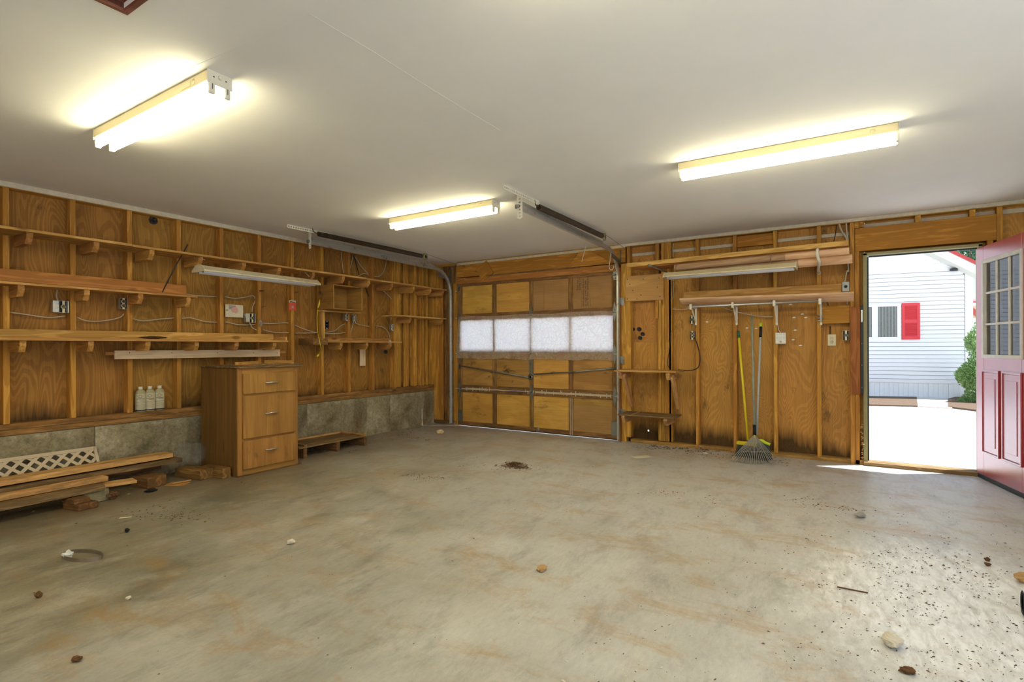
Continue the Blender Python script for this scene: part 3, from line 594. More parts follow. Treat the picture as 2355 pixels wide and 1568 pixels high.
# hardware: hinges, rollers, locking bars
def hinge(x, z, w=.05, h=.13, p=None):
    S = p or d2
    b = prism('hinge', [(0, -h), (w * .35, -h * .45), (w * .5, 0), (w * .35, h * .45), (0, h), (-w * .35, h * .45), (-w * .5, 0), (-w * .35, -h * .45)], Matrix(((1, 0, 0, x), (0, 0, 1, -.003), (0, 1, 0, z), (0, 0, 0, 1))), .004, M_DGALV, S)
    lathe('hinge_pin', [(.009, -w * .55), (.009, w * .55)], (x, -.01, z), (1, 0, 0), M_DGALV, b, 8); return b
for z in (.555, 1.077, 1.602):
    for x in (.50, 1.727, 2.93): hinge(x, z)
hinge(2.93, 2.06, .05, .07); hinge(.49, 2.05, .045, .07)
for x in (.50, 2.925): bx('bottom_bracket', (x - .04, x + .04), (-.006, -.001), (.06, .24), M_DGALV, d2)
for z in (.555, 1.077, 1.602, 2.0):
    for x, s_ in ((.505, -1), (2.925, 1)):
        lathe('roller_shaft', [(.006, 0), (.006, .07)], (x, -.018, z), (s_, 0, 0), M_GALV, d2, 8)
a, b, c_ = PY(1060, 841, -.02), PY(1218, 868, -.02), PY(1222, 861, -.02)
tube('locking_bar', [a, a.lerp(b, .5), b], .010, M_DGALV, d2, smooth=0); tube('locking_bar', [c_, PY(1320, 855, -.02), PY(1416, 846.5, -.02)], .010, M_DGALV, d2, smooth=0)
bx('lock_plate', (1.70, 1.75), (-.008, -.001), (.80, 1.0), M_DGALV, d2)
lathe('lock_hub', [(.035, 0), (.035, .02), (.02, .024)], (1.725, -.008, .76), (0, -1, 0), M_DGALV, d2, 16)
bx('lock_guide', (.478, .49), (-.03, -.001), (.85, .93), M_DGALV, d2)
tube('lock_handle', [(1.74, -.03, .80), (1.78, -.035, .79), (1.82, -.03, .765)], .006, M_BRASS, d2)
bx('bottom_seal', (.455, 2.972), (.002, .036), (.008, .018), M_BLACK, d2)
lathe('pull_knob', [(.025, 0), (.03, .02), (.012, .03)], (1.83, 0, .055), (0, -1, 0), M_GALV, d2, 12)
# old caulk strips smeared along the rail and stiles of the lowest section
for x0, x1, z in ((.60, 1.0, .555), (1.79, 2.88, .553)):
    bx('old_sealant', (x0, x1), (-.003, -.0005), (z - .012, z + .014), M_LATT, d2)
for i in range(46):
    x = U(.6, 1.05) if i < 14 else U(1.6, 2.88); bx('sealant_drip', (x, x + U(.004, .012)), (-.003, -.0005), (.555 + U(-.035, -.01), .555 + U(.005, .04)), M_LATT, d2, 0)
for x in (2.31, 2.338): bx('old_sealant', (x, x + .008), (-.002, -.0005), (.02, .5), M_LATT, d2)
# curtain cloth over the window section
def curtain():
    nx, nz = 110, 26; vs, fs = [], []; x0, x1, z1 = .452, 2.915, 1.615
    for i in range(nx + 1):
        for j in range(nz + 1):
            t = i / nx; s_ = j / nz; x = x0 + (x1 - x0) * t; zb = .998 + .006 * math.sin(t * 23) + .004 * math.sin(t * 61); zt = z1 + .006 * math.sin(t * 17)
            z = zb + (zt - zb) * s_
            if i == 0 : x += .05 * s_ ** 3
            y = -.016 - .006 * math.sin(t * 60 + 2 * s_) * (1 - s_ * .6) - .004 * noise.noise(V((t * 20, s_ * 5, 0)))
            vs.append(V((x, y, z)))
    for i in range(nx):
        for j in range(nz): a = i * (nz + 1) + j; fs.append([a, a + nz + 1, a + nz + 2, a + 1])
    return geo('curtain', vs, fs, M_CLOTH, smooth=True, label='thin floral cloth tacked over the garage door windows, glowing with daylight', cat='curtain')
curtain()
# ================================================================== TRACKS, SPRINGS
def track(x, label, s_, yend, zt, xe):
    r = root('door_track', (x, -.06, 0), label, 'track'); hx = .05
    R0 = .34; yb = -.055
    def prof(path, name):
        # C-shaped rail swept along the path: web plus two lips
        vs, fs = [], []; P = [V(p) for p in path]
        outl = [(-.024, 0), (-.024, .022), (-.018, .026), (.018, .026), (.024, .022), (.024, 0), (.020, 0), (.020, .020), (-.020, .020), (-.020, 0)]
        n = len(outl)
        for i, p in enumerate(P):
            d = (P[min(i + 1, len(P) - 1)] - P[max(i - 1, 0)]).normalized(); nrm = V((1, 0, 0)).cross(d)
            for a, b in outl: vs.append(p + nrm * a + V((s_ * b, 0, 0)))
        for i in range(len(P) - 1):
            for j in range(n): k = (j + 1) % n; fs.append([i * n + j, i * n + k, (i + 1) * n + k, (i + 1) * n + j])
        fs.append(list(range(n))[::-1]); fs.append([(len(P) - 1) * n + j for j in range(n)])
        return geo(name, vs, fs, M_GALV, r)
    prof([(x, yb, .03), (x, yb, 1.0), (x, yb, zt - R0)], 'vertical_rail')
    arc = [(x, yb - R0 * (1 - math.cos(t)), zt - R0 + R0 * math.sin(t)) for t in [math.pi / 2 * i / 10 for i in range(11)]]
    prof(arc, 'curved_rail')
    h = prof([(x, yb - R0, zt), ((x + xe) / 2, (yend + yb - R0) / 2, zt), (xe, yend, zt)], 'horizontal_rail')
    beam('stiffener_angle', (x, -.5, zt + .043), (xe, yend, zt + .043), .034, .006, (0, 0, 1), M_GALV, r)
    # perforated hanger
    def perf(name, c, X, Yh, L, w=.036):
        # strip with real slots: ladder of bars
        vs, fs = [], []; Mx = frame(c, X, Yh); n = int(L / .028); t = .002
        def q(x0, x1, y0, y1):
            b = len(vs)
            for zz in (-t, t):
                for xx, yy in ((x0, y0), (x1, y0), (x1, y1), (x0, y1)): vs.append(Mx @ V((xx, yy, zz)))
            fs.extend([[b, b + 3, b + 2, b + 1], [b + 4, b + 5, b + 6, b + 7]] + [[b + i, b + (i + 1) % 4, b + 4 + (i + 1) % 4, b + 4 + i] for i in range(4)])
        q(-L / 2, L / 2, -w / 2, -w * .18); q(-L / 2, L / 2, w * .18, w / 2)
        for i in range(n + 1): xx = -L / 2 + L * i / n; q(xx - .007, xx + .007, -w * .18, w * .18)
        return geo(name, vs, fs, M_WHITEM if 'hanger' in name else M_DGALV, r)
    perf('hanger_angle', (xe + hx, yend - .02, H - .02), (0, 1, 0), (0, 0, 1), .56)
    perf('hanger_strap', (xe + .02 * (1 if hx > 0 else 1), yend - .012, H - .10), (0, 0, 1), (1, 0, 0), .20, .052 if xe > 1 else .036)
    bx('track_bolt', (xe - .02, xe + .02), (yend - .025, yend + .0), (zt - .015, zt + .015), M_DGALV, r)
    for z in (.35, 1.0, 1.72): prism('wall_bracket', [(0, -.03), (.03, -.03), (.05, -.05), (.075, -.05), (.075, .05), (0, .05)], Matrix(((s_, 0, 0, x), (0, 0, 1, -.022), (0, 1, 0, z), (0, 0, 0, 1))), .004, M_DGALV, r)
    # pulley and header bracket
    prism('flag_bracket', [(.02, .03), (.07, .0), (.07, .2), (.03, .2), (.02, .08), (-.25, .12), (-.25, .07)], Matrix(((0, 0, 1, x + s_ * .03), (1, 0, 0, -.07), (0, 1, 0, zt - .17), (0, 0, 0, 1))), .005, M_DGALV, r)
    return r
track(2.985, 'galvanised door track by the plywood patch, hung from a perforated strap near a ceiling light', 1, -2.50, 2.328, 3.065)
track(.375, 'galvanised overhead door track in the room corner running beside the long top shelf', -1, -2.60, 2.305, .50)
def spring(x, y0, y1, z, rr, label):
    r = root('extension_spring', (x, y0, z), label, 'spring', None)
    n = 95; P = []
    for i in range(n * 8 + 1):
        t = i / 8; a = 2 * math.pi * t
        P.append(V((x + rr * math.cos(a), y0 + (y1 - y0) * t / n, z + rr * math.sin(a))))
    vs, fs = tubegeo(P, .0045, 4, 0); geo('coil', vs, fs, M_RUST, r, True)
    lathe('core', [(rr * .72, 0), (rr * .72, abs(y1 - y0))], (x, y0, z), (0, 1 if y1 > y0 else -1, 0), M_RUST, r, 10)
    tube('hook', [(x, y0, z), (x, y0 - .05, z + .01), (x, y0 - .07, z + .045)], .005, M_RUST, r)
    lathe('pulley', [(.02, -.012), (.045, -.012), (.038, 0), (.045, .012), (.02, .012)], (x, y1 + .06, z), (.5, .1, 0), M_BRASS, r, 18)
    tube('lift_cable', [(x, y1 + .06, z + .035), (x - .02, -.03, z - .02)], .0025, M_DGALV, r, smooth=0)
    return r
spring(3.115, -2.25, -.84, 2.375, .024, 'rusty coil spring beside the track that ends near the hanging wire hook')
spring(.64, -2.60, -.98, 2.372, .024, 'rusty coil spring near the side wall, ending in a pulley by the corner track')
tube('torsion_pipe', [(.36, -.05, 2.375), (.44, -.055, 2.378), (.46, -.055, 2.378)], .012, M_DGALV, label='short dark pipe end in the corner above the track bend', cat='pipe')
# hanging wires
hk = [PY(1405, 570, -.2), PY(1403, 600, -.2), PY(1401, 612, -.2), PY(1403, 619, -.2), PY(1408, 620, -.2), PY(1411, 615, -.2), PY(1412, 611, -.2)]
tube('wire_hook', hk, .004, M_WHITEM, label='pale wire hook hanging from the bend of a garage door track', cat='hook')
tube('loose_wire', [PY(1364, 536, -.55), PY(1357, 536, -.5), PY(1352, 545, -.4), PY(1345, 575, -.3), PY(1338, 602, -.3)], .003, M_WHITEM, label='thin bent wire dangling above the cardboard door panels', cat='wire')
# ================================================================== CEILING LIGHTS
def fluoro(x0, y, label, lit=True, group='twin tube ceiling lights'):
    L = 1.22; x1 = x0 + L; r = root('fluorescent_light', (x0, y, H), label, 'ceiling light', group)
    h = bx('housing', (x0, x1), (y - .055, y + .055), (H - .052, H - .001), M_CREAM, r, .003)
    bx('knockout_plate', (x1 - .24, x1 - .15), (y - .0565, y - .0545), (H - .04, H - .014), M_CREAM, h)
    lathe('knockout', [(.014, 0), (.014, .0015)], (x1 - .12, y - .0548, H - .027), (0, -1, 0), M_CREAM, h, 14)
    for xe, sg in ((x0, -1), (x1, 1)):
        e = bx('end_plate', (xe, xe + sg * .003), (y - .057, y + .057), (H - .062, H - .0005), M_WHITEM, r, .0005)
        lathe('knockout', [(.011, 0), (.011, .002)], (xe + sg * .003, y, H - .022), (sg, 0, 0), M_WHITEM, e, 14)
        for yy in (-.035, .035):
            o = bx('lamp_holder', (xe - sg * .012, xe + sg * .004), (y + yy - .014, y + yy + .014), (H - .105, H - .05), M_WHITEM, r, .006)
            bx('holder_slot', (xe + sg * .004, xe + sg * .005), (y + yy - .0015, y + yy + .0015), (H - .085, H - .06), M_DARK, o, 0)
            bx('screw_hole', (xe + sg * .003, xe + sg * .0036), (y + yy * .8 - .003, y + yy * .8 + .003), (H - .03, H - .024), M_DARK, e, 0)
    for yy in (-.035, .035):
        t = lathe('tube', [(.012, 0), (.019, .004), (.019, L - .03), (.012, L - .026)], (x0 + .013, y + yy, H - .082), (1, 0, 0), M_TUBE, r, 18)
    return r
fluoro(1.70, -4.885, 'lit twin-tube ceiling light nearest the long shelf wall, closest to the camera')
fluoro(1.592, -2.455, 'lit twin-tube ceiling light between the two garage door tracks')
fluoro(4.385, -2.49, 'lit twin-tube ceiling light towards the open entrance door')
fluoro(4.385, -4.92, 'lit twin-tube ceiling light above the camera position')
fluoro(1.70, -7.35, 'added unseen twin-tube fill light behind the camera, by the shelf wall')  # unseen fixture added as fill to even out the room
fluoro(4.385, -7.35, 'added unseen twin-tube fill light behind the camera, by the rear doorway')  # second unseen fixture, likewise added for fill
def shoplight(P0, P1, out, label, rm, name='shop_light'):
    """hanging reflector light; P0/P1 are the ends of its lower edge line, out is the horizontal direction to its other long edge"""
    P0, P1 = V(P0), V(P1); d = (P1 - P0).normalized(); L = (P1 - P0).length; out = V(out).normalized(); c = P0 + out * .0
    r = root(name, (P0 + P1) / 2, label, 'hanging light')
    M = frame(P0, d, out)
    def sh(poly, nm, mat, xs, par=r, thick=.0015):
        vs, fs = [], []; n = len(poly)
        for x in xs:
            for y, z in poly: vs.append(M @ V((x, y, z)))
        for i in range(len(xs) - 1):
            for j in range(n): k = (j + 1) % n; fs.append([i * n + j, i * n + k, (i + 1) * n + k, (i + 1) * n + j])
        fs.append(list(range(n))[::-1]); fs.append([(len(xs) - 1) * n + j for j in range(n)])
        return geo(nm, vs, fs, mat, par)
    zs = 1 if (M.to_3x3() @ V((0, 0, 1))).z > 0 else -1
    W = .215; hh = .052 * zs; t = .003
    outer = [(0, 0), (.0, .012 * zs), (.062, .055 * zs), (W - .062, .055 * zs), (W, .012 * zs), (W, 0), (W - t, 0), (W - t, .010 * zs), (W - .064, .051 * zs), (.064, .051 * zs), (t, .010 * zs), (t, 0)]
    sh(outer, 'reflector', rm, (0, L))
    sh([(.075, .051 * zs), (.075, .02 * zs), (W - .075, .02 * zs), (W - .075, .051 * zs)], 'ballast_channel', M_WHITEM, (.01, L - .01))
    for xe in (0, L - .004):
        sh([(-.002, -.004 * zs), (-.002, .014 * zs), (.06, .060 * zs), (W - .06, .060 * zs), (W + .002, .014 * zs), (W + .002, -.004 * zs)], 'end_cap', M_IVORY, (xe, xe + .006))
    for yy in (.07, W - .07): lathe('tube', [(.012, 0), (.019, .004), (.019, L - .05), (.012, L - .046)], M @ V((.025, yy, .004 * zs)), d, M_OFFTUBE, r, 14)
    return r, M, L, W, zs
r1, M1, L1, W1, zs1 = shoplight(PX(470, 622, .54), PX(737, 655, .54), (-1, 0, 0), 'unlit white hanging shop light with rusty reflector below the long top shelf', M_RUSTY)
M_CHAIN = metal('chain', (.5, .48, .44), .4)
for k, y in enumerate((-3.62, -2.50)):
    p = V((.36, y, 1.98 - (.03 if k else 0)))
    tube('chain', [p, V((.31, y - .03, 2.005))], .003, M_CHAIN, r1, smooth=0); tube('chain', [V((.20, y, 1.97)), V((.27, y - .05, 2.005))], .003, M_CHAIN, r1, smooth=0)
r2, M2, L2, W2, zs2 = shoplight((3.69, -.55, 1.915), (4.955, -.55, 1.918), (0, 1, 0), 'unlit yellowed hanging shop light in front of the raw board rack', M_YELLOWED)
for x in (3.78, 4.72): tube('chain', [V((x, -.42, 1.965)), V((x, -.325, 2.075))], .003, M_CHAIN, r2, smooth=0)
# ================================================================== SHELVES on the side wall
def bracket(parent, x1, y, ztop, h=.075, cut=.035, t=.038, mat=None):
    """side profile with a clipped lower front corner, fixed beside a stud"""
    return prism('bracket', [(-.0, 0), (x1, 0), (x1, -h * .45), (x1 - cut, -h), (0, -h * 1.0)], Matrix(((1, 0, 0, 0), (0, 0, 1, y + t / 2), (0, 1, 0, ztop), (0, 0, 0, 1))), t, mat or M_BRKT, parent)
D1 = .30
s1 = root('wall_shelf', (0, -2.5, 2.03), 'longest wooden wall shelf, highest on the side wall, running to the corner', 'shelf')
jn = [YR + .2, -6.9, -4.18, -1.62, -.05]
for i in range(4): bx('shelf_board', (.0, D1), (jn[i] + .001, jn[i + 1] - .001), (2.028 - .004 * i, 2.048 - .004 * i), M_SHELF, s1)
for i, (u, y) in enumerate(zip((61, 215.6, 344, 457, 557, 639, 718, 787, 846, 899, 949, 988, 1017), SY[9:])):
    bracket(s1, .275, PX(u, 600, .275).y, 2.028 - (.0 if y < -4.1 else .005 if y < -1.7 else .013), .085, .04)
for y in SY[1:9]: bracket(s1, .275, y + .02, 2.028, .085, .04)
s2 = root('wall_shelf', (0, -4.3, 1.65), 'short wooden wall shelf holding one reddish plank and a leaning rod', 'shelf')
ye = PX(455, 682, .22).y
bx('shelf_board', (.0, .22), (YR + .3, ye), (1.64, 1.658), M_SHELF, s2)
for u, y in zip((41, 193.6, 318, 429), SY[9:]): bracket(s2, .2, PX(u, 680, .2).y, 1.64, .085, .035)
for y in SY[2:9]: bracket(s2, .2, y + .02, 1.64, .085, .035)
ya = PX(427, 670, .205).y
beam('plank', (.20, -7.0, 1.705), (.20, ya, 1.703), .088, .036, (0, 0, 1), M_RED, label='reddish plank standing on edge on a short shelf, under the longest shelf', cat='plank')
s3 = root('wall_shelf', (0, -4.0, 1.24), 'long wooden shelf with a rear cleat, above the pale nailed strip', 'shelf')
y3 = PX(663, 785, .27).y
bx('shelf_board', (.0, .27), (YR + .3, y3), (1.229, 1.249), M_SHELF, s3)
bx('cleat', (.001, .036), (YR + .3, y3 - .02), (1.25, 1.318), M_SHELF, s3)
bx('end_stop', (.036, .25), (y3 - .018, y3), (1.25, 1.286), M_SHELF, s3)
for u in (45, 203, 335, 448, 540.5, 628): bracket(s3, .245, PX(u, 800, .245).y, 1.229, .085, .03)
for y in SY[2:9]: bracket(s3, .245, y + .02, 1.229, .085, .03)
s4 = root('wall_shelf', (0, -1.6, 1.24), 'short wooden shelf under the open box, beneath its row of electrical boxes', 'shelf')
ya4, yb4 = PX(752, 785, .24).y, PX(925, 786, .24).y
bx('shelf_board', (.0, .24), (ya4, yb4), (1.229, 1.249), M_SHELF, s4)
bx('cleat', (.001, .036), (ya4 + .02, yb4 - .01), (1.25, 1.29), M_SHELF, s4)
bx('end_board', (.0, .26), (PX(717, 780, .24).y, ya4 - .002), (1.20, 1.275), M_BLOCK, s4)
for u in (782, 842, 896): bracket(s4, .22, PX(u, 795, .22).y, 1.229, .085, .035)
s5 = root('wall_shelf', (0, -.5, 1.60), 'smallest wooden wall shelf, in the corner by the garage door', 'shelf')
bx('shelf_board', (.0, .27), (PX(910, 728, .12).y - .15, -.03), (1.588, 1.606), M_SHELF, s5)
for u in (942, 1015): bracket(s5, .24, PX(u, 735, .24).y, 1.588, .08, .03)
# pale strip
pa, pb = PX(265, 816, .06), PX(645, 812, .06)
stp = beam('nailed_strip', (.045, pa.y, pa.z), (.045, pb.y, pb.z + .002), .075, .02, (0, 0, 1), M_PALE, label='pale horizontal wood strip nailed below the long middle shelf', cat='wood strip')
beam('backing_strip', (.018, pa.y - .06, pa.z + .012), (.018, pb.y + .08, pb.z + .014), .03, .03, (0, 0, 1), M_BRKT, stp)
for u in (298, 395, 500, 583, 637): p = PX(u, 811, .056); lathe('nail', [(.004, 0), (.004, .003)], p, (1, 0, 0), M_DARK, stp, 8)
# open box
bxo = root('open_box', (.14, -1.7, 1.78), 'open-fronted wooden box cubby hung under the longest shelf', 'box')
yA, yB, zT, zB, XB = -2.115, -1.672, 1.915, 1.622, .28
bx('top_board', (.0, XB), (yA, yB), (zT - .012, zT), M_CAB, bxo); bx('bottom_board', (.0, XB), (yA, yB), (zB, zB + .012), M_CAB, bxo)
bx('side_board', (.0, XB), (yA, yA + .015), (zB + .012, zT - .012), M_CAB, bxo); bx('side_board', (.0, XB), (yB - .015, yB), (zB + .012, zT - .012), M_CAB, bxo)
bx('back_board', (.0, .008), (yA + .015, yB - .015), (zB + .012, zT - .012), M_CAB, bxo)
# frame board under the box (a hook board)
hb = root('hook_board', (.0, -1.9, 1.45), 'thin wooden rail frame below the open box', 'wood frame')
bx('top_strip', (.005, .10), (PX(742, 715, .1).y, PX(830, 715, .1).y), (1.60, 1.618), M_SHELF, hb); bx('side_strip', (.002, .06), (PX(742, 715, .06).y, PX(746, 715, .06).y + .01), (1.255, 1.60), M_SHELF, hb)
# ================================================================== ELECTRICAL boxes and cables
def rbox(c, w, h, dep, nrm, mat, parent, name, rim=True):
    """open steel box: back, four sides; c centre of the opening, nrm outward"""
    nrm = V(nrm).normalized(); side = V((0, 0, 1)).cross(nrm); M = frame(V(c), side, (0, 0, 1))
    if (M.to_3x3() @ V((0, 0, 1))).dot(nrm) < 0: M = frame(V(c), -side, (0, 0, 1))
    def q(n, x0, x1, y0, y1, z0, z1, m, p): return new(n, boxmesh(x1 - x0, y1 - y0, z1 - z0, .0008, m.name), M @ Matrix.Translation(((x0 + x1) / 2, (y0 + y1) / 2, (z0 + z1) / 2)), p, m)
    t = .002; o = q(name, -w / 2, w / 2, -h / 2, h / 2, -dep, -dep + t, mat, parent)
    for a in ((-w / 2, -w / 2 + t, -h / 2, h / 2), (w / 2 - t, w / 2, -h / 2, h / 2), (-w / 2, w / 2, -h / 2, -h / 2 + t), (-w / 2, w / 2, h / 2 - t, h / 2)): q('box_side', a[0], a[1], a[2], a[3], -dep, 0, mat, parent)
    return M, q
def outlet(name, c, nrm, label, w=.055, h=.095, body=None, dark=False, single=False, wide=False, cat='outlet', dep=.05):
    r = root(name, c, label, cat)
    M, q = rbox(c, .105 if wide else w, h, dep, nrm, M_GALV if not dark else M_DARK, r, 'box_back')
    body = body or M_IVORY; ox = .018 if wide else 0
    if wide:
        q('cover_ring', -.052, -.012, -.046, .046, 0, .003, M_GALV, r); q('cover_ring', .043, .052, -.046, .046, 0, .003, M_GALV, r)
    q('inner', ox - .024, ox + .024, -.045, .045, -.03, -.026, M_DARK, r)
    q('yoke', ox - .009, ox + .009, -.049, .049, -.002, .001, M_IVORY if not dark else M_GALV, r)
    for yy in ((0,) if single else (-.019, .019)):
        f = lathe('receptacle', [(.0165, -.012), (.0165, .003), (.014, .005)], M @ V((ox, yy, 0)), nrm, body, r, 14)
        for dx in (-.006, .006):
            new('slot', boxmesh(.002, .007, .001, 0, 'slot'), M @ Matrix.Translation((ox + dx, yy + .002, .0055)), f, M_DARK)
    return r, M, q
def wallx(u, v, x=-.02): return PX(u, v, x)
nl = (1, 0, 0); nb_ = (0, -1, 0)
outlet('electrical_box', wallx(140, 705, -.01), nl, 'wide steel outlet box below the short shelf, with a round receptacle', wide=True, single=True)
outlet('electrical_box', wallx(284.5, 698, -.005), nl, 'narrow steel outlet box under the middle of the short plank shelf')
outlet('electrical_box', wallx(577, 731, -.01), nl, 'wide steel outlet box beside the torn picture paper', wide=True, single=True)
outlet('electrical_box', wallx(752, 747, -.08), nl, 'black duplex receptacle on the plywood below the open box', body=M_BLACK, dark=True, dep=.01)
outlet('electrical_box', wallx(798, 729, .03), nl, 'steel outlet box just under the open box, first of two', w=.05)
outlet('electrical_box', wallx(817, 733, -.02), nl, 'steel outlet box under the open box, second of two beside a stud', w=.05)
outlet('electrical_box', wallx(903, 753, -.0), nl, 'steel outlet box below the smallest corner shelf', w=.05)
outlet('wall_switch', PY(1591, 735, .02), nb_, 'small steel switch box under the closet rod end', w=.05, h=.08, body=M_IVORY, single=True, cat='switch')
outlet('electrical_box', PY(1592, 771, .0), nb_, 'ivory duplex outlet in a dark box beside the stud with the black cable loop', w=.05, h=.09)
outlet('wall_switch', PY(1945.5, 771, .0), nb_, 'dark open switch box next to the entrance door post', w=.052, h=.095, body=M_WHITEP, single=True, cat='switch')
r, M, q = outlet('cover_plate', PY(1945, 659, -.005), nb_, 'grey steel cover plate at the end of the lower board shelf', w=.05, h=.09, body=M_DGALV, single=True, cat='cover plate'); q('plate', -.03, .03, -.048, .048, .0, .002, M_DGALV, r)
# ivory wall plate and the six-outlet adapter
wp = root('wall_plate', PY(1913, 782, .06), 'ivory duplex wall plate mounted on the plywood near the entrance', 'outlet'); c = PY(1913, 782, .075)
bx('plate', (c.x - .036, c.x + .036), (c.y - .006, c.y), (c.z - .058, c.z + .058), M_IVORY, wp, .003)
for dz in (-.019, .019):
    f = lathe('receptacle', [(.016, 0), (.016, .004)], (c.x, c.y - .006, c.z + dz), nb_, M_IVORY, wp, 14)
    for dx in (-.006, .006): bx('slot', (c.x + dx - .001, c.x + dx + .001), (c.y - .0108, c.y - .0098), (c.z + dz - .003, c.z + dz + .005), M_DARK, f, 0)
ad = root('outlet_adapter', PY(1795, 777, -.02), 'white six-outlet adapter hanging at a stud near the grey broom pole', 'outlet'); c = PY(1795, 777, -.03)
bx('body', (c.x - .05, c.x + .05), (c.y - .0, c.y + .028), (c.z - .062, c.z + .056), M_WHITEP, ad, .01)
for i in range(3):
    for j in range(2):
        for dx in (-.006, .006): bx('slot', (c.x + (i - 1) * .032 + dx - .001, c.x + (i - 1) * .032 + dx + .001), (c.y - .001, c.y), (c.z + .035 - j * .038, c.z + .043 - j * .038), M_DARK, ad, 0)
lathe('reset_button', [(.012, 0), (.012, .002)], (c.x, c.y, c.z - .038), nb_, M_IVORY, ad, 14)
clp = root('pipe_clamp', PY(1885, 731, -.02), 'small galvanised clamps stacked at the foot of the last shelf bracket', 'clamp')
for k in range(3): c = PY(1885 + (k % 2) * 2, 725 + 7 * k, -.03); tube('clamp_ring', [c + V((.022 * math.cos(a), -.01 + .018 * math.sin(a), .004 * k)) for a in [i * math.pi / 4 for i in range(8)]], .006, M_GALV, clp)
# cables in the stud bays
def cable(pts, x, label, mat=None, r=.0055, plane='x', name='cable', cat='cable', group=None):
    f = PX if plane == 'x' else PY
    P = [f(q[0], q[1], q[2] if len(q) > 2 else x) for q in pts]
    return tube(name, P, r, mat or M_GREYC, n=6, smooth=4, label=label, cat=cat, group=group)
xs = -.055
cable([(22, 718), (60, 723), (110, 730), (150, 727)], xs, 'cable sagging in the bay under the wide first outlet box')
cable([(132, 664), (130, 680), (133, 692)], -.03, 'short cable dropping into the wide first outlet box')
cable([(176, 729), (195, 737), (220, 739), (250, 736), (275, 730), (285, 722)], xs, 'cable sagging into the narrow steel outlet box')
cable([(305, 733), (330, 738), (365, 734), (402, 731)], xs, 'cable crossing the bay behind the leaning rod')
cable([(418, 732), (440, 731), (470, 739), (502, 741)], xs, 'lower cable in the bay left of the torn picture paper')
cable([(427, 676), (455, 680), (502, 682)], xs, 'upper cable leaving the end of the reddish plank')
cable([(516, 682), (540, 686), (565, 683), (582, 680), (587, 690), (581, 705), (580, 718)], xs, 'cable looping over the torn picture into its outlet box')
cable([(519, 740), (545, 746), (570, 747), (590, 746)], xs, 'lower cable passing below the torn picture')
cable([(574, 742), (580, 753), (590, 759)], -.02, 'short tail of cable below the outlet box at the torn picture')
cable([(604, 743), (625, 744), (650, 742), (666, 743)], xs, 'upper cable in the bay beside the red card')
cable([(604, 758), (625, 763), (645, 765), (666, 765)], xs, 'lower cable in the bay beside the red card')
cable([(677, 747), (695, 755), (720, 763), (735, 764)], xs, 'upper cable drooping behind the yellow extension cord')
cable([(679, 766), (705, 766), (733, 765)], xs, 'lower cable straight behind the yellow extension cord')
cable([(747, 765), (770, 760), (785, 748), (797, 744)], xs, 'upper cable rising to the outlet boxes below the open box')
cable([(747, 767), (775, 767), (797, 764)], xs, 'lower cable in the bay below the open box')
cable([(812, 740), (825, 746), (845, 750), (852, 749)], xs, 'cable running from the second outlet box to the next stud')
cable([(811, 730), (812, 745), (808, 758), (805, 764)], -.03, 'thin cable tail hanging under the second outlet box')
cable([(864, 749), (880, 752), (892, 763), (897, 778)], xs, 'cable curling down behind the short box shelf')
cable([(880, 667), (899, 686), (902, 700), (899, 738)], xs, 'cable dropping to the corner outlet box')
cable([(784, 580), (787, 605), (790, 628)], xs, 'pale cable above the longest shelf, first from the near hanger')
cable([(812, 585), (808, 605), (804, 618)], xs, 'pale cable above the longest shelf, hooked behind a stud')
cable([(815, 588), (830, 612), (848, 632), (838, 629), (824, 634)], xs, 'pale doubled cable above the longest shelf')
cable([(813, 585), (820, 610), (826, 632)], xs, 'black cable above the longest shelf', M_BLKC)
cable([(889, 598), (884, 620), (873, 635), (860, 636)], xs, 'pale curved cable above the longest shelf near the corner')
cable([(841, 662), (849, 690), (848, 748)], -.07, 'dark cable down the bay beside the open box', M_BLKC)
# back wall cables
cable([(1549, 636), (1548, 680), (1543, 705), (1553, 711), (1575, 711), (1590, 707)], .03, 'pale cable bending to the shelf bracket beside the plywood patch', plane='y')
cable([(1593, 710), (1596, 730), (1596, 745), (1596, 756)], .0, 'pale cable between the switch box and the ivory outlet', plane='y', r=.004)
cable([(1597, 775), (1606, 800), (1610, 825), (1605, 845), (1585, 852), (1560, 850)], -.01, 'black cable looping from the ivory outlet to the bench shelf', M_BLKC, plane='y')
cable([(1543, 760), (1541, 790), (1536, 830), (1537, 842), (1542, 850)], -.012, 'thin black cord down the post above the bench shelf', M_BLKC, plane='y', r=.004)
cable([(1655, 703), (1690, 716), (1745, 727), (1778, 728)], .02, 'pale cable sloping behind the closet rod', plane='y')
cable([(1788, 735), (1790, 755), (1795, 765)], -.02, 'thin white cord feeding the six-outlet adapter', M_WHITEP, plane='y', r=.003)
cable([(1928, 508), (1935, 530), (1945, 545), (1950, 560)], .02, 'thick pale cable beside the post above the log boards', plane='y', r=.009)
cable([(1946, 506), (1947, 530), (1951, 556)], .02, 'second thick pale cable hard against the post', plane='y', r=.008)
cable([(1924, 516), (1921, 540), (1917, 556)], .05, 'thin black cable above the log boards', M_BLKC, plane='y', r=.004)
cable([(1950, 598), (1951, 625), (1948, 622), (1943, 648)], .01, 'pale cable looping above the grey cover plate', plane='y', r=.007)
cable([(1900, 686), (1903, 697), (1906, 706)], .03, 'short black cable behind the lower board shelf', M_BLKC, plane='y', r=.004)
cable([(1909, 750), (1909, 768)], .06, 'black cable entering the ivory wall plate', M_BLKC, plane='y', r=.006)
cable([(1950, 686), (1948, 700)], .02, 'short pale cable below the log board end', plane='y', r=.006)
cable([(1549, 560), (1547, 575), (1548, 592)], .03, 'short pale cable at the second stud over the plywood patch', plane='y', r=.006)
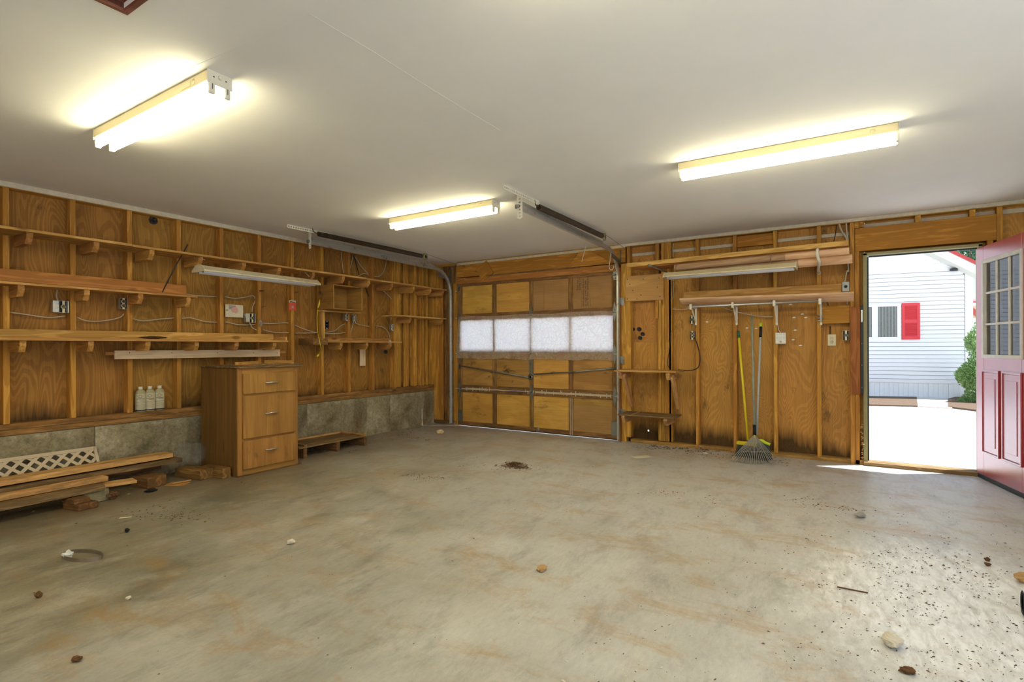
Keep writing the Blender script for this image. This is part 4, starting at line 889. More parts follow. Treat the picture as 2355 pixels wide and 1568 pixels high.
# ================================================================== small things on the side wall
ec = root('yellow_cable', PX(733, 720, .03), 'yellow extension cord hanging from a plug by the open box', 'cord')
tube('cable', [PX(*q) for q in ((731, 712, .03), (729, 730, .03), (730, 760, .04), (733, 775, .27), (737, 795, .28), (738, 805, .2), (733, 815, .1))], .0045, M_YEL, ec)
tube('connector', [PX(738, 683, .03), PX(736, 692, .03), PX(731, 708, .03)], [.017, .009], M_YEL, ec, n=10); tube('plug', [PX(733, 814, .1), PX(729, 820, .1)], .012, M_YEL, ec, n=8)
tube('lead', [PX(735, 657, .1), PX(737, 682, .03)], .003, M_BLKC, ec)
rc = root('hanging_card', PX(673, 702, .003), 'small red and white card pinned to a stud', 'card')
c = PX(673, 702, .004)
bx('card', (.001, .004), (c.y - .045, c.y + .045), (c.z - .055, c.z + .03), M_REDC, rc); bx('card_top', (.001, .0038), (c.y - .042, c.y + .042), (c.z + .031, c.z + .055), M_PAPER, rc)
bx('printed_line', (.0038, .0044), (c.y - .034, c.y + .034), (c.z + .034, c.z + .044), M_INK, rc, 0); bx('picture', (.004, .0046), (c.y - .016, c.y + .014), (c.z - .035, c.z - .005), M_GSTONE, rc, 0)
pp = root('picture_sheet', PX(538, 715, -.05), 'faded picture sheet with a pink flower shape, in a stud bay', 'picture')
c = PX(538, 715, -.05)
bx('sheet', (-.052, -.050), (c.y - .09, c.y + .10), (c.z - .065, c.z + .065), M_PAPER, pp, 0)
bx('dark_image', (-.0498, -.0494), (c.y - .055, c.y + .02), (c.z + .015, c.z + .058), M_GSTONE, pp, 0); lump('pink_shape', (-.0492, c.y + .01, c.z - .025), (.0008, .035, .03), plain('faded pink', (.68, .38, .34), .8), 3, parent=pp)
bx('grey_bar', (-.0498, -.0494), (c.y - .085, c.y - .06), (c.z - .0, c.z + .012), M_DGALV, pp, 0)
tube('leaning_rod', [PX(373, 672, .215), PX(402, 615, .24), PX(432, 562, .26)], .005, M_DARK, smooth=0, label='thin dark metal rod leaning from the plank shelf up past the top shelf', cat='rod')
kn = root('round_vent', PX(352, 507, -.085), 'round dark disc mounted on the plywood above the top shelf', 'disc')
lathe('disc', [(.038, 0), (.038, .008), (.03, .012)], PX(352, 507, -.088), nl, M_DGALV, kn, 20); lathe('knob', [(.01, 0), (.012, .02)], PX(353, 507, -.078), nl, M_DARK, kn, 10)
kn2 = root('pipe_end', PX(885, 809, -.07), 'dark round pipe end poking through plywood under the short box shelf', 'pipe')
lathe('ring', [(.022, 0), (.024, .03), (.014, .03), (.014, .02)], PX(885, 809, -.09), nl, M_DARK, kn2, 14)
c = PX(897, 783, .22); lathe('bulb_socket', [(.012, 0), (.02, .02), (.02, .035)], c, (0, 0, -1), M_WHITEP, label='little white porcelain socket under the end of the short box shelf', cat='socket')
bn = root('bunch_of_ties', PX(599, 742, .01), 'small tangle of grey ties hung on a stud nail', 'ties')
for k in range(4): tube('tie', [PX(597 + k, 735, .01), PX(600 + 2 * k - 3, 745, .02), PX(596 + 2 * k, 751, .015)], .003, M_GSTONE, bn)
for i, (u, v) in enumerate(((597, 669), (602, 706), (678, 673))): p = PX(u, v, .0); tube('nail', [p, p + V((.045, .02, .012 if i else 0))], .003 if i else .006, M_RUST, smooth=0, label=('bent rusty nail in the stud above the outlet box', 'bent thin nail in the stud over the grey ties', 'bent nail above the red card')[i], cat='nail')
lump('bark_scrap', (.12, PX(355, 774, .12).y, 1.25), (.03, .10, .012), M_BROWN, 4, label='scrap of curled bark lying on the long middle shelf', cat='scrap')
bx('hanging_shim', (-.05, -.044), (PX(827, 820, -.05).y, PX(840, 820, -.05).y), (PX(833, 841, -.05).z, 1.20), M_PALE, label='thin pale shim board hanging in a bay under the short box shelf', cat='shim')
# ---- three bottles on the sill plate
for i, (u, lb) in enumerate(((323, 'first white capped bottle next to the stud, partly hidden label'), (345, 'middle white capped bottle between two others on the sill'), (367, 'third white capped bottle, furthest from the stud, full label seen'))):
    p = PX(u, 942, -.045); p.z = ZS + .0895; ang = .15
    b = root('bottle', p, lb, 'bottle', 'bottles on the sill plate')
    w2, d2_ = .042, .026
    body = lathe('body', [(.034, 0), (.040, .006), (.040, .165), (.034, .185), (.016, .196), (.015, .203)], p, (0, 0, 1), M_BOTTLE, b, 24, squash=.8, hint=(0, 1, 0))
    lathe('cap', [(.0165, 0), (.0165, .022), (.013, .0235)], p + V((0, 0, .2)), (0, 0, 1), M_WHITEP, b, 18)
    def arc(z0, z1, mat, nm, par, rr=.0408, a0=-1.2, a1=1.2, n=12):
        vs, fs = [], []
        for k in range(n + 1):
            a = a0 + (a1 - a0) * k / n - .35
            for z in (z0, z1): vs.append(p + V((math.cos(a) * rr * .82 + .0, math.sin(a) * rr, z)))
        for k in range(n): fs.append([2 * k, 2 * k + 2, 2 * k + 3, 2 * k + 1])
        return geo(nm, vs, fs, mat, par, True)
    lab = arc(.016, .16, M_LABEL, 'label_paper', b)
    arc(.006, .016, M_DARKG, 'label_foot', b)
    for k, (z, h_, a0, a1) in enumerate(((.112, .004, -.7, .9), (.103, .003, -.2, .9), (.088, .0015, -1, 1), (.080, .0015, -1, 1), (.070, .002, -1, .6), (.060, .0015, -1, 1), (.052, .0015, -1, 1), (.044, .0015, -1, .8), (.036, .0015, -1, 1), (.026, .0015, -1, .9))):
        arc(z, z + h_, M_INK, 'label_print', b, .0412, a0, a1)
    for (r0, w_) in ((.017, .003),):
        # diamond emblem with a ring, drawn as raised print
        pts = [(-.024, 0), (0, .017), (.024, 0), (0, -.017), (-.024, 0)]
        P = []
        for (a_, b_), (c2, d3) in zip(pts[:-1], pts[1:]):
            for t in (0, .34, .67): P.append((a_ + (c2 - a_) * t, b_ + (d3 - b_) * t))
        P.append(pts[-1]); P = [p + V((math.cos(a_ / .041 - .35) * .0345, math.sin(a_ / .041 - .35) * .0415, .137 + b_)) for a_, b_ in P]
        tube('emblem', P, .0009, M_INK, b, n=4, smooth=0)
        tube('emblem', [p + V((math.cos(.010 * math.cos(t) / .041 - .35) * .0348, math.sin(.010 * math.cos(t) / .041 - .35) * .0418, .137 + .010 * math.sin(t))) for t in [k * math.pi / 6 for k in range(13)]], .0008, M_INK, b, n=4, smooth=0)
# ================================================================== CABINET
cb = root('drawer_cabinet', (.45, -3.2, 0), 'tall wooden cabinet with three drawers and chrome pulls', 'cabinet')
CF = PZ(547, 1098, 0); XF = .715; y0c, y1c = -3.522, -2.905; XBk = .09; ZT = .985
yawc = 0
bx('side_panel', (XBk, XF - .018), (y0c, y0c + .018), (.0, ZT), M_CABS, cb, g=2); bx('side_panel', (XBk, XF - .018), (y1c - .018, y1c), (.0, ZT), M_CABS, cb, g=2)
bx('back_panel', (XBk, XBk + .008), (y0c + .018, y1c - .018), (.05, ZT), M_CABS, cb)
ff = bx('face_frame', (XF - .018, XF), (y0c, y0c + .042), (.0, ZT), M_CAB, cb); bx('frame_stile', (XF - .018, XF), (y1c - .045, y1c), (.0, ZT), M_CAB, ff)
ZD = [(.066, .312), (.345, .720), (.752, .928)]
for a, b in ((0, .062), (.316, .341), (.724, .748), (.932, ZT)): bx('frame_rail', (XF - .018, XF), (y0c + .042, y1c - .045), (a, b), M_CAB, ff)
for (a, b) in ZD:
    dr = bx('drawer', (XF - .01, XF + .018), (y0c + .045, y1c - .036), (a - .006, b + .006), M_CAB, cb, .004, g=2)
    zc = (a + b) / 2 + (.02 if b - a > .2 else .0); yc = -3.205
    tube('handle', [(XF + .018, yc - .060, zc), (XF + .034, yc - .042, zc), (XF + .040, yc, zc + .002), (XF + .034, yc + .042, zc), (XF + .018, yc + .060, zc)], .0115, M_CHROME, dr, flat=.6)
bx('top_board', (XBk, XF + .03), (y0c - .012, y1c + .03), (ZT, ZT + .014), M_OLD, cb, .003)
bx('top_board', (XBk + .2, XF + .035), (y0c + .02, y1c + .035), (ZT + .014, ZT + .022), M_OLD, cb, .002)
bx('base_trim', (XF - .02, XF + .004), (y0c - .002, y1c + .04), (0, .012), M_BLOCK, cb)
beam('wood_offcut', (.62, -3.46, ZT + .038), (.50, -3.22, ZT + .038), .07, .03, (1, .5, 0), M_BRKT, label='short wood offcut lying on the near end of the cabinet top', cat='wood offcut')
beam('wood_offcut', (.36, -3.02, ZT + .04), (.62, -2.90, ZT + .04), .06, .034, (-.4, 1, 0), M_BRKT, label='short wood offcut lying on the far end of the cabinet top', cat='wood offcut')
# ================================================================== LUMBER PILE, LATTICE, BLOCKS
def zpt(u, v, z): return PZ(u, v, z)
# boards lie almost parallel to the wall; ends measured from the photograph
la, lb_ = zpt(0, 1105, .30), zpt(392, 1050, .215)
def plank_pile(name, e_end, y_start, x_start, z0, z1, w, t, mat, label):
    a = V((x_start, y_start, z0)); return beam(name, a, e_end, w, t, (1, 0, 0), mat, label=label, cat='board')
plank_pile('board', V((.20, -3.86, .215)), -6.6, .31, .225, .2, .14, .040, M_PINE, 'topmost bright board of the lumber pile beneath the lattice')
plank_pile('board', V((.24, -3.80, .165)), -6.6, .37, .175, .2, .14, .036, M_OLD, 'grey brown board directly under the topmost board of the pile')
plank_pile('board', V((.42, -4.42, .150)), -6.6, .52, .155, .2, .09, .036, M_PINE, 'narrow orange board along the middle of the lumber pile')
plank_pile('board', V((.50, -4.48, .108)), -6.6, .60, .110, .2, .13, .042, M_OLD, 'front board of the lumber pile, lowest and nearest the open floor')
beam('board', (.42, -4.62, .105), (.47, -4.24, .098), .12, .024, (1, 0, 0), M_PINE, label='short board end sticking out past the cinder block', cat='board')
plank_pile('board', V((.10, -3.9, .10)), -6.4, .14, .11, .2, .10, .04, M_BLOCK, 'dark board hidden at the back of the lumber pile')
def block(name, c, d, rz, mat, label, cat='wood block'):
    M = Matrix.Translation(V(c) + V((0, 0, d[2] / 2))) @ Matrix.Rotation(rz, 4, 'Z')
    return new(name, boxmesh(d[0], d[1], d[2], .005, mat.name), M, None, mat, label=label, cat=cat)
block('wood_block', (.60, -4.64, 0), (.20, .13, .045), .15, M_BLOCK, 'dark wood block on the floor under the lumber pile, lowest of two stacked')
block('wood_block', (.58, -4.66, .045), (.17, .10, .035), .1, M_BLOCK, 'dark wood block stacked upon another beside the cinder block')
block('cinder_block', (.47, -4.53, 0), (.15, .17, .088), .1, M_CONC, 'small grey concrete block propping up the lumber pile', 'block')
block('wood_block', (.33, -4.08, 0), (.22, .16, .09), .2, M_BLOCK, 'dark block supporting the far end of the topmost boards')
block('wood_block', (.36, -3.72, 0), (.34, .13, .085), .15, M_BLOCK, 'thick dusty timber block lying beside the cabinet')
block('wood_block', (.50, -3.60, 0), (.30, .08, .09), .1, M_BLOCK, 'smaller timber block touching the cabinet side')
block('shingle_scrap', (.50, -3.93, 0), (.16, .10, .008), .6, M_BRKT, 'thin wooden scrap tile lying flat in front of the timber block', 'scrap')
beam('stick', (.49, -3.97, .014), (.50, -3.82, .014), .018, .008, (1, 0, 0), M_PINE, label='pale splinter lying across the thin scrap tile', cat='stick')
# curled bark / paper under pile
lump('bark_curl', (.55, -4.42, 0), (.04, .035, .03), M_BLOCK, 2, label='curled bark piece beyond the short board end', cat='bark')
lump('black_scrap', (.56, -4.16, 0), (.03, .045, .010), M_BLACK, 8, label='small black scrap on the floor before the lumber pile', cat='scrap')
# lattice leaning on the foundation
def lattice():
    r = root('lattice_panel', (.05, -5, .2), 'white diamond lattice panel leaning on the foundation behind the lumber pile', 'lattice')
    A = V((.16, -6.6, .22)); yE = PX(222, 1030, .05).y; ztop = PX(222, 1027, .035).z
    top = V((.025, yE, ztop)); bot = V((.12, yE, .20)); Yd = (top - bot).normalized(); Hh = (top - bot).length; Ln = 2.1; HS = Hh - .012
    M = frame(bot, (0, -1, 0), Yd)
    def strip(a, b, w, off, nm, th=.004):
        a, b = V(a), V(b); d = b - a
        Mx = M @ frame(V(((a.x + b.x) / 2, (a.y + b.y) / 2, off)), V((d.x, d.y, 0)), V((-d.y, d.x, 0)))
        new(nm, boxmesh(d.length, w, th, .0005, 'lat'), Mx, r, M_LATT)
    strip((0, Hh - .013, 0), (Ln, Hh - .013, 0), .030, .0, 'rim', .013); strip((.008, 0, 0), (.008, Hh, 0), .020, .0, 'rim', .013)
    sp = .088; n = int((Ln + Hh) / sp) + 1
    for k in range(n):
        x = k * sp
        for s_ in (1, -1):
            if s_ > 0: a = V((x - HS, 0, 0)); b = V((x, HS, 0))
            else: a = V((x, 0, 0)); b = V((x - HS, HS, 0))
            # clip to 0..Ln
            if a.x > b.x: a, b = b, a
            if b.x <= 0 or a.x >= Ln: continue
            if a.x < 0: t = -a.x / (b.x - a.x); a = a.lerp(b, t)
            if b.x > Ln: t = (Ln - a.x) / (b.x - a.x); b = a.lerp(b, t)
            if (b - a).length > .02: strip(a, b, .0235, .002 if s_ > 0 else -.002, 'slat')
lattice()
# plastic bag between block and cabinet
def bag():
    vs, fs = [], []; n, m = 24, 12
    for i in range(m + 1):
        for j in range(n):
            a = 2 * math.pi * j / n; t = i / m; r_ = .12 * math.sin(math.pi * (.12 + .86 * t)) ** .7
            p = V((r_ * math.cos(a) * .6, r_ * math.sin(a) * 1.25, .20 * t)); p += p.normalized() * .04 * noise.noise(p * 28); vs.append(V((.18, -3.66, .085)) + p)
    for i in range(m):
        for j in range(n): k = (j + 1) % n; fs.append([i * n + j, i * n + k, (i + 1) * n + k, (i + 1) * n + j])
    geo('plastic_bag', vs, fs, M_FILM, smooth=True, label='crumpled clear plastic bag on the timber block beside the cabinet', cat='bag')
bag()
# ---- low pallet-like tray
pl = root('pallet', (.3, -2.3, 0), 'low wooden pallet tray with raised rim, between cabinet and corner', 'pallet')
pz = .115
for k in range(3): bx('slat', (.06 + .15 * k, .205 + .15 * k), (-2.74, -1.83), (pz - .012, pz), M_OLD, pl)
for y in (-2.70, -2.27, -1.87): bx('runner', (.05, .52), (y, y + .045), (.0, pz - .0125), M_BLOCK, pl)
for a in (((.05, .085), (-2.75, -1.82)), ): bx('rim_strip', a[0], a[1], (pz, pz + .018), M_PINE, pl)
bx('rim_strip', (.09, .50), (-1.86, -1.825), (pz, pz + .018), M_BRKT, pl); bx('rim_strip', (.12, .48), (-2.66, -2.625), (pz, pz + .018), M_OLD, pl)
# ================================================================== BACK WALL RACKS
zr = 2.09
beam('rack_board', (3.20, -.30, zr + .024), (5.38, -.30, zr + .052), .048, .038, (0, 0, 1), M_SHELF, label='long square edged board at the front of the upper rack', cat='board')
beam('rack_board', (3.24, -.19, zr - .0), (5.38, -.19, zr + .02), .15, .02, (0, 1, 0), M_RED, label='flat reddish board under the front board of the upper rack', cat='board')
beam('rack_board', (3.30, -.06, zr - .0), (5.38, -.06, zr + .02), .10, .02, (0, 1, 0), M_RED, label='flat reddish board against the wall in the upper rack', cat='board')
def logboard(a, b, w, t, dn, mat, label, tilt=0):
    """half-log siding: flat back, rounded face towards dn"""
    a, b = V(a), V(b); n = 10; d = (b - a).normalized(); dn = V(dn).normalized(); sd = d.cross(dn).normalized(); out = []
    prof = [(-w / 2, 0)] + [(w / 2 * math.cos(math.pi - math.pi * i / n), t * math.sin(math.pi * i / n) ** .6) for i in range(1, n)] + [(w / 2, 0)]
    vs = [p + sd * x + dn * y for p in (a, b) for x, y in prof]; m = len(prof)
    fs = [[i, (i + 1) % m, m + (i + 1) % m, m + i] for i in range(m)] + [list(range(m))[::-1], list(range(m, 2 * m))]
    c = (a + b) / 2; M = frame(c, d, dn); Mi = M.inverted()
    return new('log_board', meshof([Mi @ v for v in vs], fs), M, None, mat, label=label, cat='board')
logboard((3.75, -.29, 2.045), (5.385, -.29, 2.068), .068, .04, (0, -1, -.15), M_LOG, 'upper round faced log siding board held by the pale hook, on the rack')
logboard((3.95, -.24, 1.985), (5.41, -.25, 2.005), .09, .05, (0, -.8, -.7), M_LOG, 'lower round faced log siding board held by the pale hook, on the rack')
pr = root('rack_bracket', (5.11, -.2, 2.05), 'pale curved steel hook arm round the log boards near the entrance', 'bracket')
tube('arm', [PY(1880, 573, -.40), PY(1879, 580, -.42), PY(1881, 592, -.41), PY(1884, 603, -.36), (5.125, -.15, 1.93), (5.125, .0, 1.915)], .014, M_WHITEM, pr); lathe('foot', [(.02, 0), (.02, .01)], (5.125, 0, 1.915), (0, -1, 0), M_WHITEM, pr, 10)
pr2 = root('rack_bracket', (3.6, -.2, 2.0), 'dark steel rack arm near the plywood patch, under the reddish boards', 'bracket')
tube('arm', [PY(1491, 609, -.36), (3.60, -.15, 2.03), (3.62, 0, 1.99)], .012, M_DGALV, pr2); lathe('foot', [(.02, 0), (.02, .01)], (3.62, 0, 1.99), (0, -1, 0), M_DGALV, pr2, 10)
# lower board shelf
beam('standing_board', (3.78, -.035, 1.745), (5.32, -.035, 1.735), .10, .03, (0, 0, 1), M_SHELF, label='wide board standing against the studs on the lower bracket shelf', cat='board')
ls = root('closet_shelf', (4.6, -.2, 1.66), 'lower wall shelf of log siding on pale closet brackets with a metal rod', 'shelf')
lo = logboard((3.80, -.18, 1.672), (5.42, -.18, 1.650), .24, .035, (0, -.25, -1), M_LOGP, None); del lo['category']; lo.parent = ls; lo.matrix_basis = WM['closet_shelf'].inverted() @ WM[lo.name]
for u in (1590, 1686, 1781, 1886):
    c = PY(u, 690, -.22); x = c.x; zb = PY(u, 748, -.0).z
    b = bx('shelf_bracket', (x - .011, x + .011), (-.014, -.001), (zb, 1.60), M_WHITEM, ls)
    beam('strut', (x, -.01, zb + .03), (x, -.20, 1.585), .014, .010, (1, 0, 0), M_WHITEM, b); beam('top_arm', (x, .0, 1.605), (x, -.255, 1.612), .02, .016, (0, 0, 1), M_WHITEM, b)
    bx('rod_cup', (x - .013, x + .013), (-.265, -.225), (1.575, 1.635), M_WHITEM, b, .004)
lathe('closet_rod', [(.013, 0), (.013, 1.29)], (3.885, -.245, 1.606), (1, 0, .002), M_GALV, ls, 14)
# bench shelf by the track
for zz, x0, x1, dp, lab_, nm in ((.895, 3.055, 3.775, .35, 'small bench shelf with diagonal braces beside the garage door track', 1), (.382, 3.09, 3.745, .34, 'low dusty shelf with clipped brackets near the floor under the bench shelf', 0)):
    b = root('bench_shelf', (x0, -.1, zz), lab_, 'shelf')
    bx('shelf_board', (x0, x1), (-dp, -.001), (zz - .018, zz), M_PALE if False else (M_SHELF if nm else M_OLD), b)
    for x in (x0 + .06, x1 - .10):
        prism('bracket', [(0, 0), (-dp + .02, 0), (-dp + .02, -.03), (-dp + .06, -.085), (0, -.085)], Matrix(((0, 0, 1, x), (1, 0, 0, -.001), (0, 1, 0, zz - .0185), (0, 0, 0, 1))), .038, M_PINE, b)
        if nm:
            beam('brace', (x + .04, -dp + .06, zz - .06), (x + .04, -.03, .46), .06, .036, (0, 1, .5), M_PINE, b)
beam('splinter', PZ(1449, 955, .384), PZ(1472, 946, .384), .018, .006, (1, 0, 0), M_PINE, label='pale splinter of wood lying on the low dusty shelf', cat='stick')
# black paint splotches on plywood: dabs of paint
# ================================================================== RAKE AND BROOMS
rk = root('leaf_rake', (4.56, -.33, 0), 'wire leaf rake standing tines down in front of the brooms', 'rake')
top = PY(1729, 727, -.03); neck = PY(1735, 985, -.24)
tube('pole', [top, top.lerp(neck, .5), neck], .0125, M_OLDPOLE, rk, n=12, smooth=0)
tube('ferrule', [neck + (top - neck) * .03, neck - (top - neck) * .06], .016, M_BLACK, rk, n=12, smooth=0)
nk = neck - (top - neck) * .05
nt = 21
for i in range(nt):
    t = i / (nt - 1); u = 1682 + (1790 - 1682) * t; v = 1062 + 6 * math.sin(t * math.pi * .9) - 3 + (4 if t > .8 else 0)
    e = PZ(u, v, .012); mid = nk.lerp(e, .55) + V((0, -.01, .01)); k1 = nk.lerp(e, .93) + V((0, -.012, .012))
    tube('tine', [nk, mid, k1, e + V((0, .0, .0)), e + V((0, .035, -.008))], .0030, M_TINE, rk, n=5, smooth=2)
br_l, br_r = PZ(1695, 1029, .13), PZ(1775, 1031, .13)
tube('cross_bar', [nk.lerp(PZ(1684, 1060, .012), .63), nk.lerp(PZ(1735, 1064, .012), .62) + V((0, -.01, 0)), nk.lerp(PZ(1788, 1064, .012), .63)], .005, M_DGALV, rk)
sp2 = nk.lerp(PZ(1735, 1064, .012), .2); tube('centre_spring', [nk, sp2, nk.lerp(PZ(1735, 1064, .012), .45)], .008, M_YG, rk)
def bristles(name, c0, c1, wd, h, flare, mat, parent, n=420, seed=1):
    rnd = random.Random(seed); vs, fs = [], []; c0, c1, wd = V(c0), V(c1), V(wd)
    for i in range(n):
        t = rnd.random(); w_ = rnd.uniform(-1, 1); p = c0.lerp(c1, t) + wd * w_; q = p + V(((t - .5) * flare, w_ * .02 - .01, -h)) + V((rnd.uniform(-.006, .006), rnd.uniform(-.006, .006), 0))
        b = len(vs); s_ = .0022
        vs += [p + V((-s_, 0, 0)), p + V((s_, 0, 0)), q + V((s_, 0, 0)), q + V((-s_, 0, 0)), p + V((0, -s_, 0)), p + V((0, s_, 0)), q + V((0, s_, 0)), q + V((0, -s_, 0))]
        fs += [[b, b + 1, b + 2, b + 3], [b + 4, b + 5, b + 6, b + 7]]
    return geo(name, vs, fs, mat, parent, kind='stuff')
pb_ = root('push_broom', (4.5, -.2, 0), 'yellow handled push broom with a green grip, behind the rake', 'broom')
t0, t1 = PY(1698, 762, -.03), PY(1720, 1012, -.17)
tube('pole', [t0, t0.lerp(t1, .5), t1], .0125, M_YEL, pb_, n=12, smooth=0); tube('grip', [t0 + (t0 - t1) * -.06, t0 + (t0 - t1) * .004], .014, M_GREEN, pb_, n=12, smooth=0)
h0, h1 = PY(1692, 1013, -.2), PY(1758, 1024, -.2); h0.z = h1.z = .155
bx('broom_head', (4.37, 4.57), (-.235, -.165), (.125, .16), M_YEL, pb_, .01)
bristles('bristles', (4.38, -.2, .128), (4.56, -.2, .128), (0, .025, 0), .122, .05, M_BRIST, pb_, 300, 3)
gb = root('grey_broom', (4.72, -.25, 0), 'grey metal handled broom with black grip and yellow green head', 'broom')
t0, t1 = PY(1750, 746, -.03), PY(1740, 1000, -.22)
tube('pole', [t0, t0.lerp(t1, .5), t1], .0115, M_GREYP, gb, n=12, smooth=0); tube('grip', [t0 + (t1 - t0) * .02, t0 + (t1 - t0) * .12], .0145, M_BLACK, gb, n=12, smooth=0); tube('hang_tip', [t0 + (t0 - t1) * .015, t0 + (t1 - t0) * .022], .0135, M_YG, gb, n=12, smooth=0)
tube('broom_head', [(4.585, -.27, .19), (4.62, -.28, .20), (4.66, -.285, .18), (4.70, -.28, .165)], .016, M_YG, gb, n=8)
bristles('bristles', (4.58, -.28, .17), (4.69, -.285, .16), (0, .022, 0), .15, .05, M_BRIST, gb, 230, 5)
# ================================================================== THINGS ON THE FLOOR
def on(u, v, z=0.0): return PZ(u, v, z)
c = on(190, 1281)
rg = root('hose_clamp', c, 'thin metal ring clamp with white fluff lying on the concrete', 'clamp')
P = [on(190 + 47 * math.cos(a), 1278 + 11 * math.sin(a), .01) for a in [2 * math.pi * k / 22 for k in range(23)]]
vs, fs = [], []
for p in P: vs += [p - V((0, 0, .010)), p + V((0, 0, .012))]
for k in range(22): fs.append([2 * k, 2 * k + 2, 2 * k + 3, 2 * k + 1])
geo('band', vs, fs, M_BANDM, rg, True); lump('fluff', on(157, 1283), (.02, .018, .014), M_WHITEP, 5, parent=rg, rough=.5, sub=3)
for (u, v, r_, m, nm, lab_, ct, sd) in (
    (1979, 1189, (.045, .022, .014), M_GSTONE, 'stone', 'flat grey stone piece on the floor before the open entrance', 'stone', 1),
    (2052, 1488, (.038, .032, .022), M_STONE, 'stone', 'cream stone chunk on the near floor beside the chalky patch', 'stone', 2),
    (1246, 1312, (.020, .034, .012), M_CHIP, 'wood_chip', 'orange brown wood chip alone in the middle of the floor', 'chip', 3),
    (2352, 1340, (.035, .028, .022), M_CHIP, 'stone', 'tan chunk at the edge of the floor beyond the black hose', 'stone', 4),
    (2271, 1290, (.012, .012, .009), M_BROWN, 'dirt_clod', 'small brown clod, further of two near the red door side', 'clod', 5),
    (2272, 1301, (.014, .010, .008), M_BROWN, 'dirt_clod', 'small brown clod, nearer of two near the red door side', 'clod', 6),
    (669, 1250, (.022, .018, .012), M_STONE, 'wood_chip', 'pale curled chip on the floor in front of the cabinet', 'chip', 7),
    (296, 1378, (.010, .010, .007), M_STONE, 'wood_chip', 'tiny pale chip near the metal ring clamp', 'chip', 8),
    (292, 1224, (.016, .012, .012), M_BLACK, 'scrap', 'small dark curl of debris beyond the ring clamp', 'scrap', 9),
    (176, 1521, (.016, .012, .010), M_BROWN, 'dry_leaf', 'crumpled brown leaf on the near floor by the picture edge', 'leaf', 10),
    (89, 1375, (.014, .012, .014), M_BROWN, 'dry_leaf', 'crumpled brown leaf below the ring clamp', 'leaf', 11),
    (1622, 1043, (.035, .02, .006), M_WHITEP, 'paper_scrap', 'small white paper scrap near the back wall plate', 'scrap', 12),
    (2088, 1548, (.025, .016, .010), M_BROWN, 'dirt_clod', 'brown clod with a pale crumb near the bottom of the picture', 'clod', 13),
    (1012, 998, (.05, .035, .03), M_PALE, 'wood_wedge', 'pale wood wedge in the corner by the garage door', 'wood wedge', 14),
    (1885, 884 + 150, (.01, .01, .008), M_CHIP, 'wood_chip', 'tiny chip at the foot of the bare stud near the entrance', 'chip', 15)):
    lump(nm, on(u, v) if v > 900 else on(u, v), r_, m, sd, rot=sd, label=lab_, cat=ct)
beam('paper_strip', on(275, 1191, .003), on(303, 1188, .003), .025, .002, (1, 0, 0), M_PAPER, label='short white strip lying flat on the floor before the lumber pile', cat='scrap')
beam('flat_paper', on(1456, 1052, .003), on(1494, 1049, .003), .10, .002, (0, 1, 0), M_PAPER, label='flat pale paper on the concrete in front of the bench shelf', cat='paper')
tube('twig', [on(1925, 1349, .004), on(1960, 1356, .004), on(1996, 1363, .004)], .003, M_BROWN, label='thin straight twig on the floor at the edge of the chalky patch', cat='twig')
tube('hose_end', [(5.98 + .02, -3.11, .055), (6.04, -3.12, .055), (6.20, -3.16, .055)], .045, M_BLACK, n=16, label='black corrugated hose end lying on the near floor', cat='hose')
ho = [o for o in bpy.data.objects if o.name.startswith('hose_end')][0]
for k in range(6): q = V((5.99 + .012 * k, -3.112 - .002 * k, .055)); lathe('rib', [(.046, 0), (.052, .003), (.046, .006)], q, (1, -.1, 0), M_BLACK, ho, 20)
# broom-swept pile of needles and scattered debris
def debris(name, n, fn, mat, label, cat, size=(.004, .012), flat=.35, seed=1, hmax=0):
    rnd = random.Random(seed); vs, fs = [], []
    for i in range(n):
        for _t in range(6):
            x, y, z = fn(rnd)
            if noise.noise(V((x * 4.2, y * 4.2, seed * 3.3))) + .55 * noise.noise(V((x * 13, y * 13, seed))) > -.02: break
        s_ = size[0] + (size[1] * 1.3 - size[0]) * rnd.random() ** 3; a = rnd.uniform(0, 6.28); d = V((math.cos(a), math.sin(a), rnd.uniform(-.2, .2))) * s_; e = V((-math.sin(a), math.cos(a), 0)) * s_ * rnd.uniform(.12, .6); u = V((0, 0, s_ * flat)); p = V((x, y, z + s_ * .1)); b = len(vs)
        vs += [p - d, p + e, p + d, p - e, p + u]; fs += [[b, b + 1, b + 4], [b + 1, b + 2, b + 4], [b + 2, b + 3, b + 4], [b + 3, b, b + 4], [b, b + 3, b + 2, b + 1]]
    return geo(name, vs, fs, mat, label=label, cat=cat, kind='stuff')
def gauss(cx, cy, sx, sy, hh=0): 
    def f(r):
        x, y = r.gauss(0, 1), r.gauss(0, 1); return cx + x * sx, min(cy + y * sy, -.02), hh * max(0, 1 - (x * x + y * y) / 2.2) * r.random()
    return f
pc = on(1190, 1071)
debris('needle_pile', 900, gauss(pc.x, pc.y, .085, .06, .035), M_BROWN, 'small swept pile of brown needles in the middle of the floor', 'debris', (.004, .016), .2, 1)
debris('debris_scatter', 260, gauss(pc.x - .15, pc.y - .1, .30, .14), M_DIRT, 'loose dark crumbs around the swept needle pile', 'debris', (.002, .007), .5, 2)
debris('wood_debris', 900, lambda r: (r.uniform(3.3, 4.9), -.02 - abs(r.gauss(0, .16)), 0), M_DIRT, 'dark dirt and crumbs along the foot of the back wall', 'debris', (.003, .012), .4, 3)
debris('wood_debris', 350, lambda r: (r.uniform(3.3, 5.0), -.02 - abs(r.gauss(0, .25)), 0), M_CHIP, 'pale chips along the foot of the back wall', 'debris', (.003, .011), .4, 4)
